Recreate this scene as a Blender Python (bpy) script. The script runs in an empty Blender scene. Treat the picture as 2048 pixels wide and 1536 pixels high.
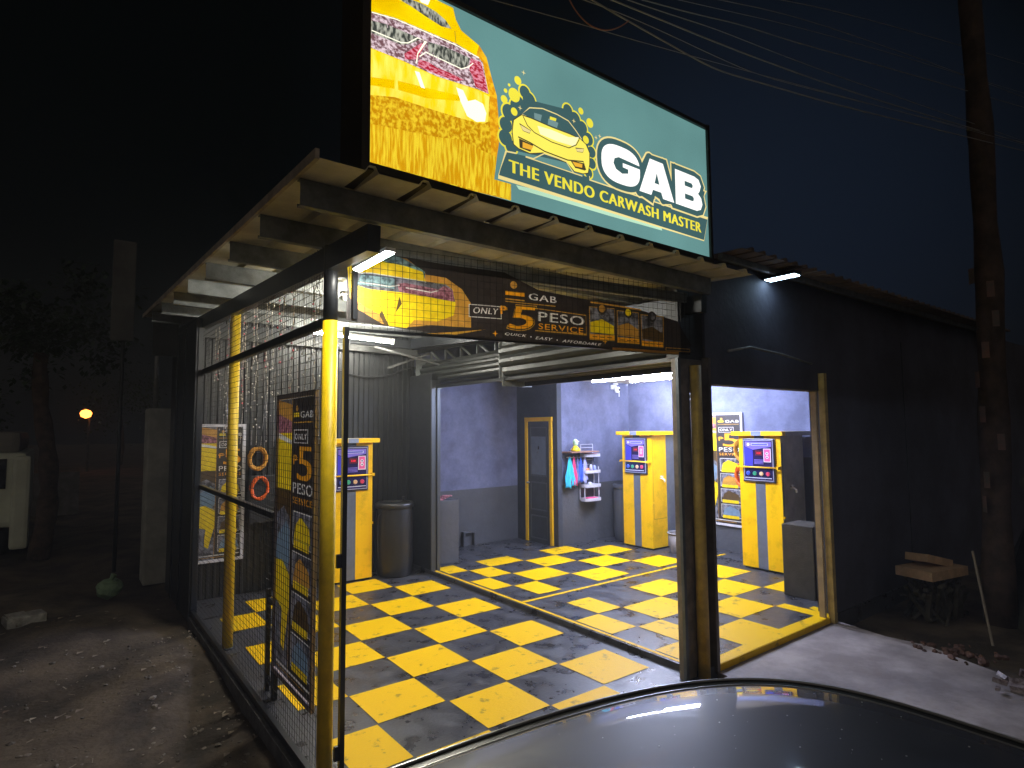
import bpy, bmesh, math, random
from mathutils import Vector, Matrix
R = math.radians
rnd = random.Random(7)
scene = bpy.context.scene
C = scene.collection

# ------------------------------------------------------------------ camera
def set_camera():
    yaw, pitch, roll = 0.650943, 0.0726256, -0.0082816
    f = Vector((math.sin(yaw)*math.cos(pitch), math.cos(yaw)*math.cos(pitch), math.sin(pitch)))
    r = Vector((math.cos(yaw), -math.sin(yaw), 0)); u = r.cross(f)
    r2 = r*math.cos(roll)+u*math.sin(roll); u2 = -r*math.sin(roll)+u*math.cos(roll)
    cd = bpy.data.cameras.new('camera'); co = bpy.data.objects.new('camera', cd); C.objects.link(co)
    m = Matrix.Identity(4)
    for i in range(3):
        m[i][0] = r2[i]; m[i][1] = u2[i]; m[i][2] = -f[i]
    m[0][3], m[1][3], m[2][3] = 0, 0, 2.1
    co.matrix_world = m
    cd.sensor_width = 36; cd.lens = 36*1188.33/2048; cd.clip_start = .05; cd.clip_end = 500
    scene.camera = co
set_camera()

# ------------------------------------------------------------------ night sky
w = bpy.data.worlds.new('World'); scene.world = w; w.use_nodes = True
nt = w.node_tree; bg = nt.nodes['Background']
tc = nt.nodes.new('ShaderNodeTexCoord'); dp = nt.nodes.new('ShaderNodeVectorMath'); dp.operation = 'DOT_PRODUCT'
d0 = Vector((.82, .50, .28)).normalized(); dp.inputs[1].default_value = d0
rp = nt.nodes.new('ShaderNodeValToRGB')
rp.color_ramp.elements[0].position = .74; rp.color_ramp.elements[0].color = (.0004, .0009, .0011, 1)
rp.color_ramp.elements[1].position = 1.0; rp.color_ramp.elements[1].color = (.0058, .0100, .0200, 1)
e = rp.color_ramp.elements.new(.92); e.color = (.0011, .0021, .0036, 1)
nt.links.new(tc.outputs['Generated'], dp.inputs[0]); nt.links.new(dp.outputs['Value'], rp.inputs[0])
# added fill: faint warm sky glow behind the viewer, its source unseen
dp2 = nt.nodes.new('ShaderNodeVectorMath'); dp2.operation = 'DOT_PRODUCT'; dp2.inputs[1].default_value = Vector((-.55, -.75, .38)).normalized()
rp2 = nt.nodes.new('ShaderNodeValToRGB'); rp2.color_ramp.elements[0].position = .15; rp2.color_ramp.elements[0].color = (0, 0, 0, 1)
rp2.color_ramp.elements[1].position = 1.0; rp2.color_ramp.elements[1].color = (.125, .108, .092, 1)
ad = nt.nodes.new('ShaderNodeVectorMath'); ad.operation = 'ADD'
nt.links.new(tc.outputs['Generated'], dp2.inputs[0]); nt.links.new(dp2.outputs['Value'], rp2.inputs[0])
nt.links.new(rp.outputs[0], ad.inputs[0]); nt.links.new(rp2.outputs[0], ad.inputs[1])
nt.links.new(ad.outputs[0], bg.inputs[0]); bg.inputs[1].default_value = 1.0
scene.view_settings.view_transform = 'Standard'; scene.view_settings.look = 'None'
scene.view_settings.exposure = 0; scene.view_settings.gamma = 1
scene.cycles.use_denoising = True
scene.cycles.max_bounces = 8
scene.cycles.sample_clamp_indirect = 6

# ------------------------------------------------------------------ materials
MATS = {}
def srgb(c):
    return tuple((x/255/12.92 if x/255 <= .04045 else ((x/255+.055)/1.055)**2.4) for x in c)
def mat(name, col, rough=.6, metal=0., var=.0, vscale=6., bump=.0, bscale=60., coat=0., col2=None, spec=.5, mix=(.4, .65), detail=6, rvar=0.):
    """painted / bare surface: base colour with procedural wear and grain"""
    if name in MATS: return MATS[name]
    m = bpy.data.materials.new(name); m.use_nodes = True; nt = m.node_tree
    if coat: nt.nodes['Principled BSDF'].inputs['Coat Roughness'].default_value = .03
    b = nt.nodes['Principled BSDF']
    b.inputs['Base Color'].default_value = (*col, 1); b.inputs['Roughness'].default_value = rough
    b.inputs['Metallic'].default_value = metal; b.inputs['Coat Weight'].default_value = coat
    b.inputs['Specular IOR Level'].default_value = spec
    tc = nt.nodes.new('ShaderNodeTexCoord')
    if var or col2:
        n = nt.nodes.new('ShaderNodeTexNoise'); n.inputs['Scale'].default_value = vscale; n.inputs['Detail'].default_value = detail
        n.inputs['Roughness'].default_value = .65
        nt.links.new(tc.outputs['Object'], n.inputs['Vector'])
        r = nt.nodes.new('ShaderNodeValToRGB')
        c2 = col2 if col2 else tuple(x*(1-var) for x in col); c1 = col if col2 else tuple(min(1, x*(1+var*.6)) for x in col)
        r.color_ramp.elements[0].position = mix[0]; r.color_ramp.elements[0].color = (*c2, 1)
        r.color_ramp.elements[1].position = mix[1]; r.color_ramp.elements[1].color = (*c1, 1)
        nt.links.new(n.outputs['Fac'], r.inputs[0]); nt.links.new(r.outputs[0], b.inputs['Base Color'])
        if rvar:
            mr = nt.nodes.new('ShaderNodeMapRange'); mr.inputs['From Min'].default_value = .35; mr.inputs['From Max'].default_value = .65
            mr.inputs['To Min'].default_value = rough-rvar; mr.inputs['To Max'].default_value = rough+rvar
            nt.links.new(n.outputs['Fac'], mr.inputs[0]); nt.links.new(mr.outputs[0], b.inputs['Roughness'])
    if bump:
        n2 = nt.nodes.new('ShaderNodeTexNoise'); n2.inputs['Scale'].default_value = bscale; n2.inputs['Detail'].default_value = 4
        nt.links.new(tc.outputs['Object'], n2.inputs['Vector'])
        bp = nt.nodes.new('ShaderNodeBump'); bp.inputs['Strength'].default_value = bump; bp.inputs['Distance'].default_value = .01
        nt.links.new(n2.outputs['Fac'], bp.inputs['Height']); nt.links.new(bp.outputs[0], b.inputs['Normal'])
    MATS[name] = m; return m
def lamp_mat(name, col, strength):
    if name in MATS: return MATS[name]
    m = bpy.data.materials.new(name); m.use_nodes = True; nt = m.node_tree; nt.nodes.clear()
    o = nt.nodes.new('ShaderNodeOutputMaterial'); e = nt.nodes.new('ShaderNodeEmission')
    e.inputs[0].default_value = (*col, 1); e.inputs[1].default_value = strength
    nt.links.new(e.outputs[0], o.inputs[0]); MATS[name] = m; return m
def film_mat(name, rgb, tex=None, rgb2=None, scale=40., stretch=(1, 1, 1), k=1.0):
    """translucent printed film of the lightbox, its backlight put into the emission"""
    if name in MATS: return MATS[name]
    m = bpy.data.materials.new(name); m.use_nodes = True; nt = m.node_tree; nt.nodes.clear()
    o = nt.nodes.new('ShaderNodeOutputMaterial'); e = nt.nodes.new('ShaderNodeEmission')
    tc = nt.nodes.new('ShaderNodeTexCoord')
    c = srgb(rgb)
    if tex:
        mp = nt.nodes.new('ShaderNodeMapping'); mp.inputs['Scale'].default_value = stretch
        nt.links.new(tc.outputs['Object'], mp.inputs[0])
        if tex == 'noise':
            n = nt.nodes.new('ShaderNodeTexNoise'); n.inputs['Detail'].default_value = 5
        else:
            n = nt.nodes.new('ShaderNodeTexVoronoi')
        n.inputs['Scale'].default_value = scale; nt.links.new(mp.outputs[0], n.inputs['Vector'])
        r = nt.nodes.new('ShaderNodeValToRGB')
        r.color_ramp.elements[0].position = .42 if tex == 'noise' else .2; r.color_ramp.elements[1].position = .6 if tex == 'noise' else .7
        r.color_ramp.elements[0].color = (*srgb(rgb2), 1); r.color_ramp.elements[1].color = (*c, 1)
        nt.links.new(n.outputs[0], r.inputs[0]); nt.links.new(r.outputs[0], e.inputs[0])
    else:
        e.inputs[0].default_value = (*c, 1)
    # soft noise in the emission stands in for uneven light from tubes inside
    sx = nt.nodes.new('ShaderNodeSeparateXYZ'); nt.links.new(tc.outputs['Object'], sx.inputs[0])
    n3 = nt.nodes.new('ShaderNodeTexNoise'); n3.inputs['Scale'].default_value = 1.6; nt.links.new(tc.outputs['Object'], n3.inputs['Vector'])
    w1 = nt.nodes.new('ShaderNodeMath'); w1.operation = 'MULTIPLY_ADD'; w1.inputs[1].default_value = .5*k; w1.inputs[2].default_value = .76*k
    nt.links.new(n3.outputs[0], w1.inputs[0]); nt.links.new(w1.outputs[0], e.inputs[1])
    nt.links.new(e.outputs[0], o.inputs[0]); MATS[name] = m; return m

# ------------------------------------------------------------------ mesh helpers
OFF = {}      # world position of the root a part belongs to
class MB:
    def __init__(s, *mats): s.bm = bmesh.new(); s.mats = list(mats); s.mi = 0
    def use(s, m):
        if m not in s.mats: s.mats.append(m)
        s.mi = s.mats.index(m); return s
    def face(s, pts):
        vs = [s.bm.verts.new(p) for p in pts]
        try: f = s.bm.faces.new(vs)
        except ValueError: return
        f.material_index = s.mi; return f
    def box(s, lo, hi, rot=None, piv=None, bevel=0):
        x0, y0, z0 = lo; x1, y1, z1 = hi
        P = [Vector(q) for q in ((x0,y0,z0),(x1,y0,z0),(x1,y1,z0),(x0,y1,z0),(x0,y0,z1),(x1,y0,z1),(x1,y1,z1),(x0,y1,z1))]
        if rot is not None:
            c = Vector(piv) if piv else (P[0]+P[6])/2
            P = [rot @ (q-c)+c for q in P]
        vs = [s.bm.verts.new(q) for q in P]; fs = []
        for idx in ((0,3,2,1),(4,5,6,7),(0,1,5,4),(1,2,6,5),(2,3,7,6),(3,0,4,7)):
            f = s.bm.faces.new([vs[i] for i in idx]); f.material_index = s.mi; fs.append(f)
        if bevel:
            es = list({e for f in fs for e in f.edges})
            bmesh.ops.bevel(s.bm, geom=es, offset=bevel, segments=2, affect='EDGES', profile=.6, clamp_overlap=True, material=s.mi)
        return s
    def bar(s, a, b, wd, ht=None, up=(0, 0, 1)):
        a = Vector(a); b = Vector(b); d = (b-a).normalized(); ht = ht or wd
        u = Vector(up)
        if abs(d.dot(u)) > .98: u = Vector((1, 0, 0))
        x = d.cross(u).normalized(); y = x.cross(d).normalized()
        vs = []
        for c in (a, b):
            for sx, sy in ((-1,-1),(1,-1),(1,1),(-1,1)): vs.append(s.bm.verts.new(c+x*sx*wd/2+y*sy*ht/2))
        for idx in ((0,1,2,3),(7,6,5,4),(0,4,5,1),(1,5,6,2),(2,6,7,3),(3,7,4,0)):
            f = s.bm.faces.new([vs[i] for i in idx]); f.material_index = s.mi
        return s
    def tube(s, pts, r, n=10, closed=False):
        pts = [Vector(q) for q in pts]; rings = []; m = len(pts); prev = None
        for i, q in enumerate(pts):
            if closed: d = pts[(i+1) % m]-pts[i-1]
            else: d = pts[min(i+1, m-1)]-pts[max(i-1, 0)]
            d.normalize()
            if prev is None:
                u = Vector((0, 0, 1)) if abs(d.z) < .9 else Vector((1, 0, 0)); x = d.cross(u).normalized()
            else:
                x = (prev-d*prev.dot(d)).normalized()
            prev = x; y = d.cross(x); rr = r[i] if isinstance(r, (list, tuple)) else r
            rings.append([s.bm.verts.new(q+(x*math.cos(t)+y*math.sin(t))*rr) for t in (2*math.pi*k/n for k in range(n))])
        rng = range(m) if closed else range(m-1)
        for i in rng:
            A = rings[i]; B = rings[(i+1) % m]
            for k in range(n):
                f = s.bm.faces.new([A[k], A[(k+1) % n], B[(k+1) % n], B[k]]); f.material_index = s.mi; f.smooth = n > 6
        if not closed:
            for A in (rings[0][::-1], rings[-1]):
                f = s.bm.faces.new(A); f.material_index = s.mi
        return s
    def lathe(s, prof, c=(0, 0, 0), n=32):
        c = Vector(c); rings = []
        for r, z in prof:
            rings.append([s.bm.verts.new(c+Vector((r*math.cos(2*math.pi*k/n), r*math.sin(2*math.pi*k/n), z))) for k in range(n)])
        for A, B in zip(rings, rings[1:]):
            for k in range(n):
                f = s.bm.faces.new([A[k], A[(k+1) % n], B[(k+1) % n], B[k]]); f.material_index = s.mi; f.smooth = True
        for A in (rings[0][::-1], rings[-1]):
            f = s.bm.faces.new(A); f.material_index = s.mi
        return s
    def build(s, name, m=None, parent=None, off=None, smooth=False):
        if off is None and parent is not None: off = OFF.get(parent.name, (0, 0, 0))
        if off is None: off = (0, 0, 0)
        o3 = Vector(off)
        for v in s.bm.verts: v.co -= o3
        bmesh.ops.recalc_face_normals(s.bm, faces=s.bm.faces[:]) if m is not None or not getattr(s, 'flat', False) else None
        me = bpy.data.meshes.new(name); s.bm.to_mesh(me); s.bm.free()
        for q in ([m] if m is not None else s.mats): me.materials.append(q)
        if smooth:
            for p in me.polygons: p.use_smooth = True
        o = bpy.data.objects.new(name, me); C.objects.link(o)
        if parent is not None: o.parent = parent; OFF[o.name] = tuple(off)
        else: o.location = off; OFF[o.name] = tuple(off)
        return o
def tag(o, label=None, cat=None, group=None, kind=None):
    if label: o['label'] = label
    if cat: o['category'] = cat
    if group: o['group'] = group
    if kind: o['kind'] = kind
    return o
def thing(name, label, cat, loc=(0, 0, 0), group=None, rz=0, local=False):
    o = bpy.data.objects.new(name, None); C.objects.link(o); o.location = loc; o.rotation_euler = (0, 0, rz)
    OFF[o.name] = (0, 0, 0) if local else tuple(loc)
    o.empty_display_size = .1
    return tag(o, label, cat, group)
def solo(mb, name, m, label, cat, loc=(0, 0, 0), group=None, smooth=False):
    o = mb.build(name, m, None, off=loc, smooth=smooth); return tag(o, label, cat, group)
def struct(mb, name, m=None, loc=(0, 0, 0)):
    o = mb.build(name, m, None, off=loc); o['kind'] = 'structure'; return o
def kids(o): return [c for c in C.objects if c.parent == o]
def copy_tree(o, parent=None):
    c = o.copy(); C.objects.link(c); c.parent = parent
    for ch in kids(o): copy_tree(ch, c)
    return c

# flat artwork laid on a panel: thin layers, one material per ink
class Art:
    def __init__(s, org, xd, ud, nrm, sx=1., sy=1., step=.0012):
        s.mb = MB(); s.mb.flat = True; s.o = Vector(org); s.x = Vector(xd).normalized(); s.u = Vector(ud).normalized(); s.n = Vector(nrm).normalized()
        s.sx = sx; s.sy = sy; s.step = step; s.z = 0; s.rec = None
    def P(s, q, lay=None):
        return s.o+s.x*(q[0]*s.sx)+s.u*(q[1]*s.sy)+s.n*(s.step*(lay if lay is not None else s.z))
    def poly(s, pts, m, lay=None):
        if lay is None: s.z += 1; lay = s.z
        if s.rec is not None: s.rec.append(([Vector((q[0]*s.sx, q[1]*s.sy)) for q in pts], m, lay)); return s
        s.mb.use(m); s.mb.face([s.P(q, lay) for q in pts]); return s
    def rect(s, a, b, m, lay=None): return s.poly([(a[0], a[1]), (b[0], a[1]), (b[0], b[1]), (a[0], b[1])], m, lay)
    def disc(s, c, r, m, n=24, ry=None, lay=None):
        ry = ry or r
        return s.poly([(c[0]+r*math.cos(2*math.pi*k/n), c[1]+ry*math.sin(2*math.pi*k/n)) for k in range(n)], m, lay)
    def stroke(s, pts, wd, m, lay=None, closed=False):
        if lay is None: s.z += 1; lay = s.z
        s.mb.use(m); P = [Vector((q[0]*s.sx, q[1]*s.sy)) for q in pts]; n = len(P); L = []; Rr = []
        for i in range(n):
            a = P[(i-1) % n] if (closed or i > 0) else P[i]; b = P[(i+1) % n] if (closed or i < n-1) else P[i]
            d = (b-a).normalized(); nn = Vector((-d.y, d.x))
            k = 1.
            if (closed or 0 < i < n-1):
                d1 = (P[i]-P[i-1]).normalized(); cs = max(.4, abs(d1.dot(d))); k = 1/cs
            L.append(P[i]+nn*wd/2*k); Rr.append(P[i]-nn*wd/2*k)
        off = s.n*s.step*lay
        W = lambda q: s.o+s.x*q.x+s.u*q.y+off
        for i in range(n if closed else n-1):
            j = (i+1) % n
            if s.rec is not None: s.rec.append(([L[i], L[j], Rr[j], Rr[i]], m, lay)); continue
            s.mb.face([W(L[i]), W(L[j]), W(Rr[j]), W(Rr[i])])
        return s
    def text(s, body, a, b, m, h, bold=.02, shear=0., lay=None, grow=0.):
        """letters between point a (left of baseline) and b (right end), capital height h"""
        if lay is None: s.z += 1; lay = s.z
        cu = bpy.data.curves.new('letters', 'FONT'); cu.body = body; cu.offset = 0; cu.shear = shear; cu.resolution_u = 4; cu.space_character = 1.12
        ob = bpy.data.objects.new('letters', cu); C.objects.link(ob)
        dg = bpy.context.evaluated_depsgraph_get(); dg.update(); me = ob.evaluated_get(dg).to_mesh()
        V = [v.co.copy() for v in me.vertices]
        F = [list(p.vertices) for p in me.polygons]
        x0 = min(v.x for v in V); x1 = max(v.x for v in V); y0 = min(v.y for v in V); y1 = max(v.y for v in V)
        A = Vector((a[0]*s.sx, a[1]*s.sy)); B = Vector((b[0]*s.sx, b[1]*s.sy)); d = B-A; wd = d.length; d.normalize(); up = Vector((-d.y, d.x))
        s.mb.use(m)
        e = max(0, bold)*h*s.sy*.9
        for kk, dx in enumerate((-e, 0, e) if e > 0 else (0,)):
          vs = []; lay_ = lay+.06*kk
          for v in V:
            q = A+d*dx+d*((v.x-x0)/(x1-x0)*(wd+2*grow)-grow)+up*((v.y-y0)/(y1-y0)*(h*s.sy+2*grow)-grow)
            if s.rec is not None: vs.append(q); continue
            vs.append(s.mb.bm.verts.new(s.o+s.x*q.x+s.u*q.y+s.n*s.step*lay_))
          for f in F:
            if s.rec is not None: s.rec.append(([vs[i] for i in f], m, lay_)); continue
            try: ff = s.mb.bm.faces.new([vs[i] for i in f]); ff.material_index = s.mb.mi
            except ValueError: pass
        ob.evaluated_get(dg).to_mesh_clear(); bpy.data.objects.remove(ob); bpy.data.curves.remove(cu)
        return s
    def build(s, name, parent, wave=None, grid=.07):
        if s.rec is not None: s.flatten(wave, grid)
        return s.mb.build(name, None, parent)
    def flatten(s, wave, grid):
        """cut all inks into one single-layer printed sheet (top ink wins), draped by wave(u, v)"""
        from mathutils.geometry import delaunay_2d_cdt
        V = []; F = []; E = []
        R_ = []
        for pts, m, lay in s.rec:
            ar = sum(pts[i-1].x*pts[i].y-pts[i].x*pts[i-1].y for i in range(len(pts)))/2
            if abs(ar) < 1e-8: continue
            if ar < 0: pts = pts[::-1]
            R_.append((lay, len(R_), pts, m, min(q.x for q in pts), max(q.x for q in pts), min(q.y for q in pts), max(q.y for q in pts)))
            k = len(V); V += [Vector((q[0], q[1])) for q in pts]; F.append(list(range(k, k+len(pts))))
        x0 = min(v.x for v in V); x1 = max(v.x for v in V); y0 = min(v.y for v in V); y1 = max(v.y for v in V)
        n = int((x1-x0)/grid)
        for i in range(1, n):
            x = x0+(x1-x0)*i/n; k = len(V); V += [Vector((x, y0)), Vector((x, y1))]; E.append((k, k+1))
        vo, eo, fo, ov, oe, of = delaunay_2d_cdt(V, E, F, 1, 1e-5)
        vs = [s.mb.bm.verts.new(s.o+s.x*v.x+s.u*v.y+s.n*(.001+(wave(v.x, v.y) if wave else 0))) for v in vo]
        R_.sort(key=lambda r: (-r[0], -r[1]))
        def inside(x, y, P):
            c = False; j = len(P)-1
            for i in range(len(P)):
                a, b = P[i], P[j]
                if (a.y > y) != (b.y > y) and x < (b.x-a.x)*(y-a.y)/(b.y-a.y)+a.x: c = not c
                j = i
            return c
        for f in fo:
            cx = sum(vo[i].x for i in f)/len(f); cy = sum(vo[i].y for i in f)/len(f)
            top = next((r for r in R_ if r[4] <= cx <= r[5] and r[6] <= cy <= r[7] and inside(cx, cy, r[2])), None)
            if top is None: continue
            s.mb.use(top[3])
            try: ff = s.mb.bm.faces.new([vs[i] for i in f]); ff.material_index = s.mb.mi; ff.smooth = True
            except ValueError: pass

def rot_z(a): return Matrix.Rotation(a, 3, 'Z')
def rot_x(a): return Matrix.Rotation(a, 3, 'X')
def rot_y(a): return Matrix.Rotation(a, 3, 'Y')

# paints
BLACKP = mat('black_paint', (.018, .02, .023), .45, var=.35, vscale=9, bump=.15)
DARKP = mat('dark_grey_paint', (.032, .036, .042), .5, var=.3, vscale=5, bump=.2)
YELP = mat('yellow_enamel', (.90, .52, .0), .38, var=.18, vscale=4, bump=.12, bscale=40, mix=(.3, .5))
YELPIPE = mat('yellow_pipe_paint', (.86, .58, .004), .42, var=.15, vscale=7, bump=.2, bscale=50)
GREYSTR = mat('grey_stripe_paint', (.13, .15, .19), .45, var=.15, vscale=7)
STEEL = mat('galvanised_steel', (.30, .31, .31), .5, .35, var=.25, vscale=12)
PURL = mat('grey_primer_steel', (.21, .225, .225), .55, .2, var=.3, vscale=8, bump=.1)
SHEET = mat('weathered_cream_roofing', (.62, .59, .46), .55, .0, var=.22, vscale=3, bump=.12, bscale=20)
WHITEP = mat('white_plastic', (.75, .75, .75), .4, var=.06)
CONC = mat('raw_concrete', (.20, .19, .18), .85, var=.35, vscale=3.5, bump=.5, bscale=45)

# ------------------------------------------------------------------ ground
gb = MB()
def gz(x, y):
    z = -.13
    if x < 1.25:
        z += .05*math.sin(x*1.7+y*.9)+.035*math.sin(x*3.1-y*2.3+1)+.10*max(0, (-x-.5))*.25
    return z
xs = [-60, -30, -15, -8, -5]+[-4+i*.12 for i in range(44)]+[1.35+i*.9 for i in range(14)]+[20, 40, 80]
ys = [-40, -20, -8, -3]+[-1+i*.14 for i in range(90)]+[12, 14, 18, 25, 40, 70, 120]
gv = []
for y in ys:
    row = []
    for x in xs:
        fade = 1 if (-4 < x < 1.3 and -1 < y < 11.6) else 0
        n = (math.sin(x*13.1+y*7.7)*math.sin(x*5.3-y*11.9)+.6*math.sin(x*29+3*math.sin(y*17))*math.sin(y*23))*.012*fade
        row.append(gb.bm.verts.new((x, y, gz(x, y)*1.0+n)))
    gv.append(row)
for j in range(len(ys)-1):
    for i in range(len(xs)-1):
        gb.bm.faces.new([gv[j][i], gv[j][i+1], gv[j+1][i+1], gv[j+1][i]]).smooth = True
DIRT = mat('packed_dirt', (.13, .098, .068), .95, col2=(.032, .025, .02), vscale=1.3, bump=1.0, bscale=24, detail=10, mix=(.38, .62))
struct(gb, 'ground', DIRT)

rk = MB()
def rock(mb, x, y, z, r):
    m = bmesh.ops.create_icosphere(mb.bm, subdivisions=1, radius=r)
    k = [rnd.uniform(.55, 1.25) for _ in range(3)]; a = rnd.uniform(0, 6)
    for v in m['verts']:
        c = v.co; c = Vector((c.x*k[0], c.y*k[1], c.z*k[2]*.7))*rnd.uniform(.8, 1.15)
        v.co = rot_z(a) @ c+Vector((x, y, z))
for i in range(2600):
    x = rnd.uniform(-1.8, 1.22); y = rnd.uniform(1.8, 7.5)
    if rnd.random() > (.95 if (x > .6 or y < 3.6) else .3): continue
    rock(rk, x, y, gz(x, y), abs(rnd.gauss(.004, .010))+.003)
tag(rk.build('gravel', mat('pebbles', (.22, .19, .16), .9, var=.6, vscale=2.)), 'loose pebbles and broken bits scattered over the dirt', 'gravel', kind='stuff')

sc_ = MB()
for i in range(260):
    x = rnd.uniform(-1.4, 1.2); y = rnd.uniform(2.2, 9); l = rnd.uniform(.015, .06); an = rnd.uniform(0, 3.14); z = gz(x, y)+.012
    if i % 3: sc_.bar((x, y, z), (x+l*math.cos(an), y+l*math.sin(an), z+rnd.uniform(-.005, .012)), rnd.uniform(.003, .012), .003)
    else: sc_.face([(x, y, z), (x+l*.8, y+l*.2, z+.006), (x+l, y+l*.8, z), (x+l*.1, y+l*.6, z+.01)])
tag(sc_.build('litter_scraps', mat('pale_scraps', (.34, .30, .24), .8, col2=(.10, .06, .04), vscale=3)), 'dry leaves, straw and paper scraps strewn over the dirt', 'litter', kind='stuff')
# concrete driveway in front of the bays
db = MB()
edge = [(6.74, 3.12), (6.62, 2.6), (6.66, 2.26), (6.5, 1.9), (6.34, 1.5), (6.1, .6), (5.9, -1.5), (5.6, -6)]
top = [(1.38, 3.02), (4.56, 3.02), (4.56, 3.12)]+edge+[(1.38, -6)]
def prism(mb, pts, z0, z1):
    a = [mb.bm.verts.new((x, y, z0)) for x, y in pts]; b = [mb.bm.verts.new((x, y, z1)) for x, y in pts]
    n = len(pts)
    for f in ([*a][::-1], b): mb.bm.faces.new(f).material_index = mb.mi
    for i in range(n): mb.bm.faces.new([a[i], a[(i+1) % n], b[(i+1) % n], b[i]]).material_index = mb.mi
prism(db, top, -.16, -.004)
struct(db, 'driveway', mat('driveway_concrete', (.36, .32, .31), .72, col2=(.20, .175, .17), vscale=2.2, bump=.5, bscale=30, detail=10, rvar=.08))

# ------------------------------------------------------------------ floors with painted checks
FLK = mat('black_floor_paint', (.058, .060, .070), .36, col2=(.026, .025, .026), vscale=5, bump=.35, bscale=38, detail=10, rvar=.16, mix=(.35, .6))
FLY = mat('yellow_floor_paint', (.86, .52, .0), .5, spec=.2, col2=(.44, .27, .02), vscale=7, bump=.3, bscale=38, detail=13, mix=(.35, .42))
fl = MB(); fl.box((1.30, 2.6, -.14), (4.335, 8.32, 0)); fl = struct(fl, 'wash_bay_floor', FLK)
ck = MB()
def quad(mb, x0, x1, y0, y1, z, j=.006):
    q = [(x0, y0), (x1, y0), (x1, y1), (x0, y1)]
    mb.face([(x+rnd.uniform(-j, j), y+rnd.uniform(-j, j), z) for x, y in q])
for i in range(-3, 2):
    for j in range(-7, 3):
        if (i+j) % 2: continue
        x0 = 3.034+i*.5733; y0 = 6.272+j*.5474
        x1 = x0+.5733; y1 = y0+.5474
        x0 = max(x0, 1.50); y0 = max(y0, 2.62)
        if x1-x0 < .1 or y1-y0 < .05: continue
        g = .006
        quad(ck, x0+g, x1-g, y0+g, y1-g, .004)
ck.build('yellow_checks', FLY, fl)
gf = MB(); gf.box((4.34, 3.13, -.14), (8.85, 9.0, .05)); gf = struct(gf, 'garage_floor', FLK)
ck = MB(); g = .006
X2 = [4.42, 4.79, 5.16, 5.85, 6.53, 7.17, 7.82]; Y2 = [3.22, 3.69, 4.21, 4.75, 5.28]
for a in range(6):
    for b in range(4):
        if (a+b) % 2: continue
        if a == 5 and b == 2: continue
        x1 = X2[a+1]
        if a == 4 and b == 0: x1 = 6.72
        quad(ck, X2[a]+g, x1-g, Y2[b]+g, Y2[b+1]-g, .054)
X1 = [4.44, 4.76, 5.15, 5.78, 6.41, 7.04, 7.68]; Y1 = [5.735, 6.262, 6.79, 7.31, 7.74]
for a in range(6):
    for b in range(4):
        if (a+b) % 2 == 0: continue
        quad(ck, X1[a]+g, X1[a+1]-g, Y1[b]+g, Y1[b+1]-g, .054)
quad(ck, 4.365, 4.405, 3.18, 7.60, .054, 0)      # line beside the kerb step
quad(ck, 4.41, 7.62, 5.585, 5.635, .054, 0)      # line across
quad(ck, 8.15, 8.55, 5.62, 5.66, .054, 0)
ck.build('yellow_checks', FLY, gf)
bl = MB(); bl.face([(4.56, 3.125, .056), (6.70, 3.125, .056), (6.62, 3.25, .056), (5.8, 3.27, .056), (4.56, 3.23, .056)])
bl.face([(6.62, 3.125, .0555), (6.80, 3.125, .0555), (6.86, 3.42, .0555), (6.76, 3.42, .0555)])
bl.box((4.57, 3.118, -.02), (6.72, 3.129, .052))
bl.build('yellow_border', FLY, gf)

# ------------------------------------------------------------------ corrugated sheets
def corr(mb, a, b, z0, z1, pitch, depth, nrm, zfun=None):
    """vertical ribbed cladding from plan point a to b"""
    a = Vector((*a, 0)); b = Vector((*b, 0)); d = b-a; L = d.length; d.normalize(); n = Vector(nrm)
    s = 0; prof = []
    while s < L:
        for t, q in ((0, 0), (.30, 0), (.42, 1), (.72, 1), (.84, 0)):
            if s+t*pitch <= L: prof.append((s+t*pitch, q*depth))
        s += pitch
    prof.append((L, 0))
    prev = None
    for s, q in prof:
        p = a+d*s+n*q; zt = z1 if zfun is None else zfun(p)
        cur = (mb.bm.verts.new((p.x, p.y, z0)), mb.bm.verts.new((p.x, p.y, zt)))
        if prev: mb.bm.faces.new([prev[0], cur[0], cur[1], prev[1]]).material_index = mb.mi
        prev = cur
def roofz(y): return 3.38+.05*(y-3.05)
def roof_sheet(mb, x0, x1, y0, y1, zf, pitch, rib=.03, thick=.002):
    prof = []; s = x0
    while s < x1:
        for t, q in ((0, 0), (.78, 0), (.84, 1), (.94, 1)):
            if s+t*pitch <= x1: prof.append((s+t*pitch, q*rib))
        s += pitch
    prof.append((x1, 0)); rows = []
    for k in (0, thick):
        for y in (y0, y1): rows.append([mb.bm.verts.new((x, y, zf(y)+q+k)) for x, q in prof])
    for A, B in ((rows[0], rows[1]), (rows[2], rows[3]), (rows[0], rows[2]), (rows[1], rows[3])):
        for i in range(len(prof)-1): mb.bm.faces.new([A[i], A[i+1], B[i+1], B[i]])
    mb.bm.faces.new([rows[0][0], rows[1][0], rows[3][0], rows[2][0]]); mb.bm.faces.new([rows[0][-1], rows[1][-1], rows[3][-1], rows[2][-1]])

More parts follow.
